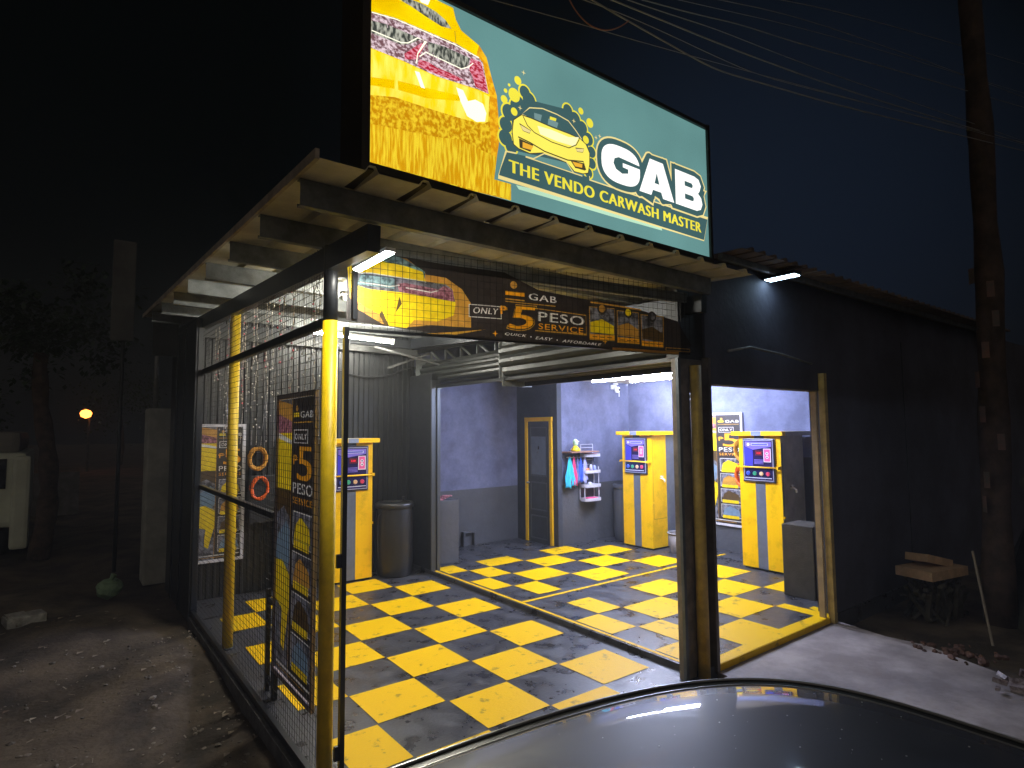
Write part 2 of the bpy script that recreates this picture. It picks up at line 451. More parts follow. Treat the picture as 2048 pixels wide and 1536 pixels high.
# walls of the wash bay
t = thing('corrugated_wall', 'black corrugated metal wall closing the back of the wash bay', 'wall', (2.9, 8.32, 0))
wb = MB(); corr(wb, (1.34, 8.34), (4.42, 8.34), 0, 3.62, .079, -.022, (0, 1, 0))
wb.build('cladding', mat('black_cladding', (.015, .0165, .018), .45, .0, var=.25, vscale=3, bump=.05), t)
wb = MB(); wb.bar((1.36, 8.30, 3.40), (4.42, 8.30, 3.40), .04, .12); wb.bar((1.36, 8.37, 1.4), (4.4, 8.37, 1.4), .04, .06); wb.build('girt', DARKP, t)
wb = MB()
wb.tube([(3.2+i*.06, 8.29, 2.93-.07*math.sin(i/14*3.1)+.0*i) for i in range(15)]+[(4.2, 8.27, 3.0), (4.35, 8.2, 3.05)], .012, 6); wb.build('cable', BLACKP, t)
t = thing('side_wall', 'plain black wall at the far left end of the wash bay', 'wall', (1.34, 8.6, 0))
wb = MB(); wb.box((1.27, 7.74, -.13), (1.335, 9.75, 3.42), bevel=.004); wb.build('panel', mat('navy_black_panel', (.012, .016, .022), .35, var=.3, vscale=3), t)
wb = MB()
for y in (7.76, 8.55, 9.2): wb.box((1.25, y, -.13), (1.272, y+.05, 3.4))
wb.build('batten', mat('dull_black_steel', (.03, .034, .042), .4, .3), t)
GW = mat('rough_slate_render', (.15, .165, .27), .8, col2=(.088, .097, .165), vscale=2.4, bump=.9, bscale=13, detail=8)
GWL = mat('grey_lower_render', (.075, .078, .088), .75, col2=(.058, .06, .068), vscale=2.0, bump=.5, bscale=18, detail=8)
def wall(name, label, lo, hi, m=GW, dado=None, axis=None, cat='wall'):
    """wall slab; dado = height of the differently painted lower part (a millimetre proud)"""
    o = thing(name, label, cat, ((lo[0]+hi[0])/2, (lo[1]+hi[1])/2, lo[2]))
    b = MB(); b.box(lo, hi); b.build('render', m, o)
    if dado:
        b = MB(); e = .004
        if axis == 'y': b.box((lo[0]+.002, lo[1]-e, lo[2]), (hi[0]-.002, lo[1]+.001, dado))
        else: b.box((lo[0]-e, lo[1]+.002, lo[2]), (lo[0]+.001, hi[1]-.002, dado))
        b.build('dado', GWL, o)
    return o
wall('garage_wall', 'rough slate blue wall at the back left of the garage', (4.46, 8.86, .05), (6.86, 8.98, 3.6), dado=1.02, axis='y')
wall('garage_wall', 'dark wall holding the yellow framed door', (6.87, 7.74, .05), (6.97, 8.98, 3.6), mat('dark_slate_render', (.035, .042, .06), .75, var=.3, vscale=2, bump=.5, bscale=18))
wall('garage_wall', 'slate blue wall behind the towel shelf and caddy', (6.98, 7.82, .05), (8.80, 7.94, 3.6), dado=1.08, axis='y')
o = wall('garage_wall', 'slate blue right hand wall behind the two big vending cabinets', (8.81, 3.2, .05), (8.93, 7.94, 3.6), dado=1.62, axis='x')
o = thing('partition_wall', 'black wall between corrugated wall and roller shutter', 'wall', (4.38, 8.3, 0))
b = MB(); b.box((4.345, 7.66, .0), (4.45, 8.98, 2.9), bevel=.004); b.build('render', BLACKP, o)
b = MB(); b.box((4.325, 7.62, .05), (4.40, 7.655, 2.8)); b.box((4.41, 7.60, .05), (4.46, 7.64, 2.8)); b.build('guide_rail', mat('dark_steel_rail', (.10, .11, .12), .4, .6), o)
# niche and skirting
b = MB(); b.box((5.62, 8.78, .05), (5.66, 8.858, .27)); b.box((5.84, 8.78, .05), (5.88, 8.858, .27)); b.box((5.62, 8.78, .272), (5.88, 8.858, .30))
solo(b, 'drain_box', GWL, 'small square drain surround at the foot of the back wall', 'drain box', (5.75, 8.8, .05))

# ceiling of the garage
o = thing('garage_ceiling', 'dark ceiling with pale boards inside the garage', 'ceiling', (6.6, 6, 2.95))
b = MB(); b.box((4.62, 3.3, 2.95), (8.80, 7.81, 3.0)); b.box((4.62, 7.811, 2.95), (6.86, 8.85, 3.0)); b.build('board', mat('dark_ceiling_board', (.035, .04, .055), .7, var=.3, vscale=2), o)
b = MB(); b.box((6.15, 4.3, 2.925), (8.79, 7.80, 2.947)); b.box((6.0, 7.9, 2.925), (6.72, 8.7, 2.947)); b.build('pale_board', mat('pale_ceiling_board', (.55, .50, .42), .7, var=.15), o)

# garage front wall and eave
o = thing('garage_front', 'dark front wall of the garage over and beside the opening', 'wall', (6.7, 3.2, 0))
FW = mat('dark_front_render', (.085, .087, .125), .8, col2=(.045, .045, .06), vscale=.8, bump=.5, bscale=16, detail=8)
b = MB(); b.box((4.56, 3.14, 2.47), (6.72, 3.30, 3.62)); b.box((6.721, 3.15, -.13), (18, 3.30, 3.62)); b.build('render', FW, o)
b = MB(); b.box((8.98, 3.14, .0), (9.0, 3.152, 3.2)); b.build('joint_strip', DARKP, o)
b = MB(); b.tube([(4.85, 3.1, 2.78), (5.2, 3.09, 2.84), (5.8, 3.09, 2.81), (6.4, 3.1, 2.75)], .012, 8); b.build('conduit', STEEL, o)
o = thing('garage_roof', 'corrugated eave of the garage roof', 'roof', (7, 3, 3.6))
ru = mat('rusty_roofing', (.23, .17, .13), .7, .0, col2=(.13, .095, .075), vscale=2.5, bump=.2)
b = MB(); roof_sheet(b, 4.62, 12.6, 2.78, 9.1, lambda y: 3.63+.04*(y-3), .19, .035); b.build('roof_sheet', ru, o)
b = MB(); b.bar((4.62, 3.0, 3.60), (12.6, 3.0, 3.60), .04, .05); b.build('purlin', PURL, o)

# jamb post on the right of the opening
o = thing('jamb_post', 'slim post of olive and cream steel at the right edge of the opening', 'post', (6.68, 3.1, 0))
b = MB(); b.box((6.60, 3.07, .0), (6.665, 3.135, 2.66), bevel=.004); b.build('shaft', mat('dull_ochre_paint', (.5, .37, .12), .55, var=.3, vscale=5), o)
b = MB(); b.box((6.54, 3.14, .056), (6.575, 3.2, 2.46)); b.build('rail', mat('cream_rail', (.45, .36, .26), .5, var=.2), o)
b = MB(); b.box((7.08, 3.50, .05), (7.5, 3.88, .90), bevel=.01)
solo(b, 'block_pier', mat('olive_render', (.05, .045, .035), .8, var=.25, bump=.4), 'low dark block pier just inside the right jamb', 'block pier', (7.1, 3.5, .05))
b = MB(); b.box((4.47, 7.86, .05), (4.94, 8.3, 1.0), bevel=.012)
o = solo(b, 'block_pier', GWL, 'low slate block pier beside the black partition wall, pink cloth on top', 'block pier', (4.7, 8.0, .05))
b = MB()
for k in range(5): b.box((4.56+k*.05, 7.92, 1.001+.012*k), (4.70+k*.04, 8.06, 1.012+.012*k), rot_z(.3*k))
solo(b, 'cloth', mat('pink_cloth', (.6, .25, .3), .9, var=.5, vscale=30), 'crumpled pink and white cloth on the block pier', 'cloth', (4.65, 8.0, 1.0))

# ------------------------------------------------------------------ wash bay roof
o = thing('canopy_roof', 'sloping cream metal roof over the wash bay, seen from below', 'roof', (2.7, 6, 3.4))
b = MB(); roof_sheet(b, .92, 4.60, 2.68, 9.9, lambda y: roofz(y), .30, .032); b.build('roof_sheet', SHEET, o)
def cpurlin(mb, x0, x1, y, zt, h=.14, fl=.05, t=.004):
    mb.box((x0, y, zt-h), (x1, y+t, zt)); mb.box((x0, y+t+.0005, zt-h), (x1, y+fl, zt-h+t)); mb.box((x0, y+t+.0005, zt-t), (x1, y+fl, zt))
    mb.box((x0, y+fl-.0035, zt-h+t+.0005), (x1, y+fl-.0005, zt-h+.02))
for k, y in enumerate((2.98, 3.74, 4.55, 5.42, 6.3, 7.2, 8.15, 9.1)):
    b = MB(); cpurlin(b, .93, 4.44, y, roofz(y)-.004)
    b.build('purlin', PURL, o)
b = MB()
for x in (1.34, 4.36):
    ya, yb = 3.0, 9.6
    b.bar((x, ya, roofz(ya)-.235), (x, yb, roofz(yb)-.235), .075, .15)
b.build('rafter', mat('blue_black_beam', (.02, .025, .034), .4, .2, var=.2), o)
b = MB(); b.box((.90, 2.66, roofz(2.68)-.03), (.918, 9.9, roofz(2.68)-.0), rot_x(0)); 
b = MB()
b.bar((.905, 2.66, roofz(2.66)+.01), (.905, 9.9, roofz(9.9)+.01), .02, .05); b.build('edge_flashing', mat('brown_flashing', (.45, .38, .30), .55, var=.3), o)
# gable end plate far left
b = MB(); b.box((.96, 9.2, 3.1), (1.26, 9.24, 3.60)); b.build('end_board', DARKP, o)

# corner posts
o = thing('corner_post', 'thick yellow round corner post, black above the rail', 'post', (1.40, 3.62, 0))
b = MB(); b.tube([(1.345, 3.66, -.13), (1.345, 3.66, 2.78)], .047, 24); b.build('yellow_shaft', YELPIPE, o)
b = MB(); b.tube([(1.345, 3.66, 2.781), (1.345, 3.66, 3.26)], .045, 24); b.build('black_top', BLACKP, o)
b = MB(); b.box((1.408, 3.58, -.0), (1.438, 3.612, 2.74))
b.box((1.38, 3.585, .12), (1.4075, 3.61, .20)); b.box((1.38, 3.585, 1.25), (1.4075, 3.61, 1.33))
solo(b, 'gate_post', mat('gloss_black', (.008, .009, .011), .25), 'thin square black post just right of the thick yellow corner post', 'post', (1.5, 3.62, 0))
o = thing('side_post', 'slim yellow round post midway along the mesh side', 'post', (1.38, 6.35, 0))
b = MB(); b.tube([(1.37, 6.36, 0), (1.37, 6.36, 3.33)], .048, 20); b.build('shaft', YELPIPE, o)
b = MB(); b.lathe([(.07, 0), (.07, .012), (.052, .013)], (1.37, 6.36, 0)); b.build('base_plate', BLACKP, o)

# right hand post between the two bays
o = thing('centre_post', 'broad dark steel post with a yellow pipe down its face', 'post', (4.4, 3.12, 0))
b = MB(); b.box((4.20, 3.17, 0), (4.57, 3.24, 2.68), bevel=.006); b.build('shaft', mat('brown_black_steel', (.22, .19, .16), .5, .2, var=.35, vscale=6), o)
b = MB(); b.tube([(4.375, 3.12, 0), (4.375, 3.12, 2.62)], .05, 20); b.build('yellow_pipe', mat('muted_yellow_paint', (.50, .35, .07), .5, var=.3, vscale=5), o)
b = MB(); b.box((4.165, 3.14, 0), (4.20, 3.168, 2.68)); b.build('guide_rail', mat('pale_blue_steel', (.13, .15, .17), .4, .5, var=.2), o)
b = MB(); b.box((4.535, 3.10, 0), (4.575, 3.168, 2.70)); b.build('guide_rail', mat('brown_steel', (.16, .13, .11), .45, .4, var=.3), o)
b = MB(); b.box((4.22, 3.17, 2.681), (4.59, 3.30, 3.40)); b.build('post_head', DARKP, o)

# ------------------------------------------------------------------ mesh fence along the left side
o = thing('mesh_fence', 'black wire mesh side of the wash bay with steel rails', 'fence', (1.33, 5.7, 0))
BLS = mat('satin_black_steel', (.012, .014, .018), .35, .2, var=.2)
b = MB(); b.bar((1.34, 3.72, 2.78), (1.34, 7.74, 2.78), .05, .055); b.build('top_rail', BLS, o)
b = MB(); b.bar((1.34, 4.79, 1.44), (1.34, 7.74, 1.44), .04, .045); b.build('middle_rail', BLS, o)
b = MB(); b.bar((1.29, 3.0, .02), (1.29, 7.74, .02), .035, .05); b.build('bottom_rail', BLS, o)
b = MB(); b.box((1.245, 2.6, -.16), (1.298, 7.74, -.015)); b.build('kerb', mat('kerb_concrete', (.12, .12, .125), .8, var=.4, vscale=6, bump=.5), o)
b = MB(); wx = 1.318; tw = .0028; y = 3.74
while y < 7.74:
    b.box((wx-tw/2, y, .03), (wx+tw/2, y+tw, 3.28)); y += .05
z = .05
while z < 3.26:
    b.box((wx+tw/2+.0004, 3.74, z), (wx+tw*1.4, 7.74, z+tw)); z += .05
b.build('wire_mesh', mat('black_wire', (.006, .006, .007), .6), o)
o = thing('barrier_frame', 'short black double post frame standing behind the mesh', 'barrier', (1.40, 5.05, 0))
b = MB(); b.box((1.40, 5.14, 0), (1.43, 5.18, .80)); b.build('post', BLS, o)
b = MB(); b.box((1.40, 4.92, 0), (1.43, 5.00, .82)); b.build('post', BLS, o)
b = MB(); b.box((1.403, 5.001, .70), (1.427, 5.139, .74)); b.build('crossbar', BLS, o)
b = MB(); b.box((1.403, 5.001, .08), (1.427, 5.139, .12)); b.build('crossbar', BLS, o)

# front header: mesh strip and beam above the banner
A0 = Vector((1.40, 3.66, 0)); FD = Vector((3.02, -.54, 0)).normalized(); FN = Vector((FD.y, -FD.x, 0))   # FN points to the viewer
if FN.y > 0: FN = -FN
def fp(s, z, n=0.): return A0+FD*s+FN*n+Vector((0, 0, z))
o = thing('front_header', 'grey steel header with wire mesh across the top of the bay', 'header beam', tuple(fp(1.5, 2.7)))
b = MB(); b.bar(fp(.1, 3.245, -.03), fp(2.98, 3.215, -.03), .04, .085); b.build('upper_beam', PURL, o)
b = MB(); b.bar(fp(.06, 2.742, -.03), fp(3.0, 2.725, -.03), .02, .02); b.build('lower_beam', BLS, o)
b = MB(); s = .06
while s < 3.0: b.bar(fp(s, 2.74, .022), fp(s, 3.30, .022), .0022, .0022); s += .05
z = 2.75
while z < 3.3: b.bar(fp(.06, z, .0245), fp(3.0, z-.02, .0245), .0022, .0022); z += .05
b.build('wire_mesh', MATS['black_wire'], o)
b = MB(); b.box((1.47, 3.6, 2.8), (1.50, 3.63, 3.2)); b.box((1.47, 3.56, 3.205), (1.56, 3.63, 3.235)); b.build('bracket', BLS, o)

# ------------------------------------------------------------------ lightbox sign
TEAL = film_mat('film_teal', (104, 150, 148), k=.96)
DTEAL = film_mat('film_dark_teal', (66, 98, 100))
GLOW = film_mat('film_pale_glow', (190, 232, 200))
CREAM = film_mat('film_cream', (246, 226, 150))
LYEL = film_mat('film_letter_yellow', (245, 232, 70))
WHT = film_mat('film_white', (255, 255, 250), k=1.25)
CARY = film_mat('film_car_yellow', (255, 238, 96), k=1.1)
CARW = film_mat('film_car_highlight', (255, 248, 190), k=1.1)
CARO = film_mat('film_orange', (250, 186, 60))
INK = film_mat('film_ink', (74, 66, 48))
PH_Y = film_mat('photo_yellow', (255, 222, 6), 'noise', (246, 200, 0), 3., (1, 1, 1), 1.05)
PH_G = film_mat('photo_gold_droplets', (246, 208, 44), 'noise', (206, 142, 10), 46., (1, 1, .8))
PH_S = film_mat('photo_gold_streaks', (250, 218, 50), 'noise', (222, 160, 14), 22., (3.2, 1, .35))
PH_L = film_mat('photo_light_band', (255, 238, 100), 'noise', (252, 216, 20), 7., (3, 1, .7), 1.1)
PH_D = film_mat('photo_dark_glass', (190, 190, 175), 'noise', (62, 66, 62), 38., (1.5, 1, .6))
PH_R = film_mat('photo_red_lens', (236, 150, 170), 'noise', (178, 22, 46), 42., (1, 1, 2.))
PH_P = film_mat('photo_pink_lens', (238, 214, 222), 'noise', (120, 84, 90), 55., (1, 1, 1.4))
PH_W = film_mat('photo_white_glint', (255, 252, 226), k=1.25)
PH_O = film_mat('photo_orange_edge', (252, 196, 36), 'noise', (226, 150, 20), 30.)
SX0, SX1, SZ0, SZ1, SY = 1.185, 4.055, 3.425, 4.475, 2.72
sg = thing('lightbox_sign', 'big backlit sign above the roof reading GAB THE VENDO CARWASH MASTER', 'sign', (2.6, 2.85, 3.42))
FRM = mat('bronze_black_frame', (.035, .028, .026), .4, .4, var=.2)
b = MB(); b.box((SX0-.03, SY+.012, SZ0-.03), (SX1+.03, 2.97, SZ1+.03)); b.build('case', mat('sign_case', (.02, .022, .026), .5, .3), sg)
b = MB()
b.box((SX0-.045, SY-.012, SZ0-.04), (SX0-.001, 2.99, SZ1+.04)); b.box((SX1+.001, SY-.012, SZ0-.04), (SX1+.03, 2.99, SZ1+.04))
b.box((SX0, SY-.012, SZ0-.04), (SX1, 2.99, SZ0-.001)); b.box((SX0, SY-.012, SZ1+.001), (SX1, 2.99, SZ1+.03)); b.build('frame', FRM, sg)
a = Art((0, SY+.008, 0), (1, 0, 0), (0, 0, 1), (0, -1, 0), step=.0009)
a.rect((SX0, SZ0), (SX1, SZ1), TEAL)
a.z += 1
# photo of the yellow car, left third
body = [(1.173,4.57),(1.514,4.499),(1.578,4.458),(1.68,4.459),(1.698,4.398),(1.734,4.348),(1.855,4.308),(1.908,4.254),(1.942,4.149),(1.98,4.046),(1.989,3.882),(1.993,3.759),(1.977,3.672),(1.957,3.535),(2.081,3.538),(2.08,3.438),(1.567,3.422),(1.185,3.43)]
body = [(max(SX0+.002, min(x, SX1)), max(SZ0+.002, min(z, SZ1-.002))) for x, z in body]
a.poly(body, PH_G)
def cl(P): return [(max(SX0+.002, x), max(SZ0+.002, min(z, SZ1-.002))) for x, z in P]
a.poly(cl([(1.173,4.57),(1.514,4.499),(1.578,4.458),(1.68,4.459),(1.698,4.398),(1.734,4.348),(1.855,4.308),(1.908,4.254),(1.942,4.149),(1.97,4.043),(1.921,4.022),(1.835,4.037),(1.566,4.012),(1.36,4.023),(1.179,4.023)]), PH_Y)
a.poly(cl([(1.855,4.308),(1.908,4.254),(1.942,4.149),(1.98,4.046),(1.994,3.884),(1.993,3.759),(1.977,3.672),(1.938,3.661),(1.93,3.864),(1.931,4.029),(1.893,4.165),(1.836,4.242)]), PH_O)
a.poly(cl([(1.181,3.772),(1.977,3.672),(1.957,3.535),(2.076,3.537),(2.075,3.441),(1.185,3.433)]), PH_S)
a.poly(cl([(1.181,3.772),(1.401,3.821),(1.653,3.816),(1.891,3.847),(1.89,3.737),(1.566,3.673),(1.183,3.629)]), PH_G)
a.poly(cl([(1.179,4.023),(1.36,4.023),(1.566,4.012),(1.835,4.033),(1.923,4.022),(1.915,3.867),(1.872,3.842),(1.742,3.829),(1.515,3.818),(1.323,3.813),(1.181,3.779)]), PH_L)
a.poly(cl([(1.18,3.872),(1.337,3.907),(1.566,3.935),(1.724,3.958),(1.724,3.926),(1.515,3.871),(1.322,3.857),(1.181,3.829)]), PH_Y)
a.poly([(1.697,3.997),(1.742,3.996),(1.774,3.943),(1.825,3.969),(1.877,3.962),(1.901,3.912),(1.891,3.86),(1.834,3.84),(1.769,3.853),(1.724,3.926)], PH_W)
a.poly([(1.437,3.996),(1.465,3.999),(1.499,3.919),(1.474,3.918)], PH_W)
a.poly([(1.314,3.987),(1.329,3.989),(1.346,3.813),(1.322,3.82)], PH_L)
a.poly([(1.343,4.352),(1.374,4.381),(1.481,4.39),(1.565,4.381),(1.626,4.359),(1.664,4.325),(1.6,4.312),(1.497,4.328),(1.415,4.346)], PH_D)
a.poly([(1.443,4.42),(1.535,4.454),(1.514,4.397),(1.472,4.394)], PH_W)
a.poly(cl([(1.177,4.218),(1.32,4.24),(1.514,4.245),(1.698,4.249),(1.836,4.23),(1.874,4.207),(1.916,4.031),(1.835,4.033),(1.566,4.012),(1.36,4.023),(1.179,4.023)]), PH_P)
a.poly(cl([(1.177,4.168),(1.266,4.183),(1.473,4.186),(1.4,4.126),(1.352,4.106),(1.178,4.102)]), PH_D)
a.poly([(1.515,4.187),(1.618,4.201),(1.784,4.198),(1.775,4.153),(1.724,4.11),(1.515,4.117)], PH_D)
a.poly([(1.473,4.163),(1.498,4.165),(1.449,4.061),(1.376,4.033),(1.372,4.062),(1.432,4.123)], PH_R)
a.poly([(1.789,4.199),(1.86,4.202),(1.912,4.031),(1.821,4.04),(1.798,4.097),(1.779,4.123)], PH_R)
a.poly([(1.457,4.064),(1.515,4.071),(1.566,4.059),(1.653,4.06),(1.742,4.053),(1.697,4.028),(1.566,4.02),(1.449,4.023)], PH_R)
a.stroke(cl([(1.177,4.21),(1.32,4.23),(1.515,4.234),(1.697,4.235),(1.845,4.221)]), .006, PH_W)
a.stroke(cl([(1.178,4.113),(1.352,4.114),(1.392,4.128),(1.448,4.179),(1.498,4.18),(1.449,4.091),(1.441,4.035)]), .006, PH_W)
a.stroke([(1.461,4.081),(1.498,4.118),(1.724,4.109),(1.77,4.137),(1.803,4.172)], .006, PH_W)
a.stroke([(1.68,4.314),(1.687,4.248)], .003, INK)
for k in range(7):
    a.stroke([(1.27,4.192),(1.274,4.16)] if k == 0 else [(x+.028*(k-3)+.27, z-.008*(k-3)-.06) for x, z in [(1.27,4.192),(1.274,4.16)]], .003, PH_P, lay=a.z+1)
a.z += 2
# glare of an inner tube, painted as a pale streak under the strap line
a.poly([(2.102,3.53),(2.467,3.554),(2.909,3.568),(3.433,3.555),(3.448,3.521),(2.907,3.513),(2.466,3.512),(2.123,3.509)], GLOW)
# foam cloud and bubbles behind the cartoon car
cloud = [(2.115,3.726),(2.051,3.735),(1.999,3.781),(1.983,3.828),(2.01,3.898),(1.995,3.954),(2.021,3.989),(2.08,4.022),(2.134,4.04),(2.132,4.088),(2.163,4.149),(2.208,4.178),(2.254,4.167),(2.478,4.14),(2.553,4.184),(2.604,4.162),(2.654,4.125),(2.64,4.067),(2.699,4.066),(2.744,4.04),(2.729,3.977),(2.768,3.929),(2.78,3.863),(2.771,3.782),(2.723,3.726),(2.645,3.721)]
foam = list(zip([(2.053,3.96),(2.029,3.877),(2.025,3.797),(2.067,3.753),(2.174,4.126),(2.131,4.052),(2.207,4.087),(2.102,4.016),(2.527,4.128),(2.589,4.09),(2.653,4.051),(2.706,3.989),(2.734,3.909),(2.736,3.832),(2.704,3.76)], (.050, .046, .048, .042, .040, .034, .05, .04, .040, .046, .044, .044, .038, .036, .034)))
a.z += 1
for c, r in foam: a.disc(c, r+.011, LYEL, lay=a.z)
core = [(2.064,3.976),(2.174,4.085),(2.552,4.136),(2.704,3.998),(2.705,3.794),(2.093,3.738)]
for c, r in foam: a.disc(c, r, DTEAL, lay=a.z+1)
a.poly(core, DTEAL, lay=a.z+1.5); a.z += 2
for c, r in (([(2.12,4.18)][0], .028), ([(2.091,4.079)][0], .045), ([(2.016,4.027)][0], .026), ([(2.027,4.084)][0], .014), ([(2.642,4.16)][0], .024), ([(2.722,4.104)][0], .033), ([(2.054,4.129)][0], .010), ([(2.683,3.978)][0], .028), ([(2.09,3.976)][0], .026)):
    a.disc(c, r*.95, LYEL, lay=a.z+1)
a.z += 2
for c in [(2.164,4.245),(2.134,4.013),(2.777,4.02),(2.812,4.04),(2.576,4.071)]:
    a.poly([(c[0]-.018, c[1]), (c[0]-.003, c[1]+.003), (c[0], c[1]+.018), (c[0]+.003, c[1]+.003), (c[0]+.018, c[1]), (c[0]+.003, c[1]-.003), (c[0], c[1]-.018), (c[0]-.003, c[1]-.003)], CREAM, lay=a.z)
a.z += 1
# cartoon car
cabin = [(2.145,3.976),(2.206,4.037),(2.31,4.066),(2.428,4.067),(2.526,4.055),(2.588,4.012),(2.638,3.969),(2.574,3.96),(2.426,3.963),(2.285,3.966)]
a.poly(cabin, DTEAL); a.stroke(cabin, .007, CREAM, closed=True)
a.poly([(2.24,4.016),(2.303,4.022),(2.291,3.977),(2.242,3.98)], film_mat('film_grey_glass', (120, 150, 150)))
a.poly([(2.356,4.016),(2.439,4.014),(2.426,3.977),(2.349,3.977)], MATS['film_grey_glass'], lay=a.z)
a.poly([(2.368,4.034),(2.421,4.037),(2.417,4.017),(2.365,4.013)], LYEL)
carb = [(2.139,3.97),(2.217,3.972),(2.378,3.967),(2.524,3.969),(2.625,3.965),(2.676,3.942),(2.708,3.892),(2.706,3.814),(2.691,3.752),(2.645,3.735),(2.569,3.73),(2.508,3.77),(2.305,3.78),(2.203,3.747),(2.115,3.753),(2.077,3.769),(2.068,3.845),(2.079,3.919)]
a.poly(carb, CARY); a.stroke(carb, .006, INK, closed=True)
a.poly([(2.262,3.94),(2.378,3.948),(2.524,3.945),(2.612,3.971),(2.573,3.897),(2.425,3.888),(2.284,3.892)], CARW)
a.stroke([(2.15,3.964),(2.183,3.916),(2.238,3.888),(2.377,3.869),(2.522,3.873),(2.586,3.911),(2.615,3.958)], .006, INK)
a.stroke([(2.11,3.823),(2.204,3.814),(2.317,3.792),(2.508,3.789),(2.647,3.817),(2.666,3.774),(2.57,3.758)], .008, INK)
a.poly([(2.116,3.815),(2.226,3.807),(2.203,3.756),(2.12,3.759)], INK); a.poly([(2.143,3.801),(2.226,3.798),(2.209,3.769),(2.142,3.765)], CARO)
a.poly([(2.527,3.794),(2.653,3.805),(2.659,3.758),(2.57,3.754)], INK); a.poly([(2.545,3.788),(2.634,3.795),(2.631,3.77),(2.57,3.763)], CARO)
a.poly([(2.117,3.904),(2.205,3.887),(2.193,3.867),(2.143,3.868)], CREAM); a.stroke([(2.117,3.904),(2.205,3.887),(2.193,3.867),(2.143,3.868)], .003, INK, closed=True)
a.poly([(2.572,3.883),(2.649,3.9),(2.636,3.872),(2.585,3.863)], CREAM); a.stroke([(2.572,3.883),(2.649,3.9),(2.636,3.872),(2.585,3.863)], .003, INK, closed=True)
# strap box and slogan
a.poly([(2.013,3.703),(1.955,3.536),(3.924,3.529),(3.981,3.718),(3.431,3.705),(2.69,3.703),(2.697,3.719),(2.519,3.717),(2.169,3.715)], DTEAL)
a.stroke([(2.088,3.712),(2.013,3.703),(1.955,3.536),(3.924,3.529),(3.981,3.718),(3.431,3.705),(2.69,3.703),(2.693,3.728)], .009, CREAM)
a.stroke([(2.158,3.712),(2.219,3.715),(2.305,3.771),(2.483,3.773),(2.55,3.71),(2.626,3.711),(2.158,3.709)], .007, CREAM)
a.text('THE VENDO CARWASH MASTER', (2.035, 3.584), (3.885, 3.584), LYEL, .076, bold=.075)
# the name
gz0, gz1 = 3.745, 4.010
def unit(P, x0, x1): return [(x0+(x1-x0)*u, gz0+(gz1-gz0)*v) for u, v in P]
g_out = [(.5+.5*math.copysign(abs(math.cos(t))**.75, math.cos(t)), .5+.5*math.copysign(abs(math.sin(t))**.75, math.sin(t))) for t in (2*math.pi*k/36 for k in range(36))]
LET = (('G', 2.80, 3.185, g_out, [[(.30, .50), (.33, .63), (.44, .70), (.60, .69), (1.04, .66), (1.04, .58), (.54, .58), (.54, .47), (.68, .46), (.68, .35), (.52, .29), (.36, .36)]]),
       ('A', 3.175, 3.56, [(0, 0), (.31, 1), (.69, 1), (1, 0), (.67, 0), (.62, .16), (.38, .16), (.33, 0)], [[(.43, .36), (.57, .36), (.50, .66)]]),
       ('B', 3.58, 3.91, [(0, 0), (0, 1), (.72, 1), (.88, .95), (.96, .78), (.90, .60), (.84, .53), (.96, .42), (1, .24), (.93, .07), (.78, 0)], [[(.34, .62), (.60, .62), (.64, .66), (.64, .72), (.60, .76), (.34, .76)], [(.34, .24), (.62, .24), (.67, .28), (.67, .35), (.62, .39), (.34, .39)]]))
L0 = a.z+1
for k, (mm, gr) in enumerate(((CREAM, .052), (DTEAL, .040))):
    for ch, x0, x1, out, holes in LET:
        P = unit(out, x0, x1); a.poly(P, mm, lay=L0+k); a.stroke(P, 2*gr, mm, lay=L0+k+.3, closed=True)
        for q in P: a.disc(q, gr, mm, n=12, lay=L0+k+.5)
for ch, x0, x1, out, holes in LET:
    a.poly(unit(out, x0, x1), WHT, lay=L0+2.5)
    for h_ in holes: a.poly(unit(h_, x0, x1), DTEAL, lay=L0+3.2)
a.z = L0+4
a.build('printed_film', sg)

# ------------------------------------------------------------------ banner under the roof
def vinyl(m, k=.2):
    """thin vinyl: part of the light shines through it"""
    nt = m.node_tree; b = nt.nodes['Principled BSDF']; o = nt.nodes['Material Output']
    t = nt.nodes.new('ShaderNodeBsdfTranslucent'); x = nt.nodes.new('ShaderNodeMixShader'); x.inputs[0].default_value = k
    src = b.inputs['Base Color'].links
    if src: nt.links.new(src[0].from_socket, t.inputs[0])
    else: t.inputs[0].default_value = b.inputs['Base Color'].default_value
    nt.links.new(b.outputs[0], x.inputs[1]); nt.links.new(t.outputs[0], x.inputs[2]); nt.links.new(x.outputs[0], o.inputs[0]); return m
def ink(name, rgb, k=1., var=.18, sc=18.):
    c = srgb(rgb); return vinyl(mat(name, tuple(x*k for x in c), .5, var=var, vscale=sc, bump=.12, bscale=9))
bk = ink('ink_black', (52, 45, 42)); bw = ink('ink_white', (235, 232, 225)); bo_ = ink('ink_orange', (250, 168, 22)); by = ink('ink_yellow', (252, 214, 20)); bg_ = ink('ink_gold', (200, 150, 50))
bc = mat('ink_cyan_glints', srgb((150, 190, 196)), .5, col2=srgb((70, 92, 98)), vscale=30); br = mat('ink_red_glints', srgb((205, 140, 158)), .5, col2=srgb((100, 50, 60)), vscale=32)
bgr = mat('ink_grey_photo', srgb((150, 150, 160)), .5, col2=srgb((52, 50, 54)), vscale=14); [vinyl(q) for q in (bc, br, bgr)]; bdk = ink('ink_dark_brown', (84, 64, 34)); bora = ink('ink_dull_orange', (206, 150, 60)); bblu = ink('ink_blue', (120, 145, 165))
bn = thing('banner', 'long printed banner under the roof reading ONLY 5 PESO SERVICE', 'banner', tuple(fp(1.5, 2.74)))
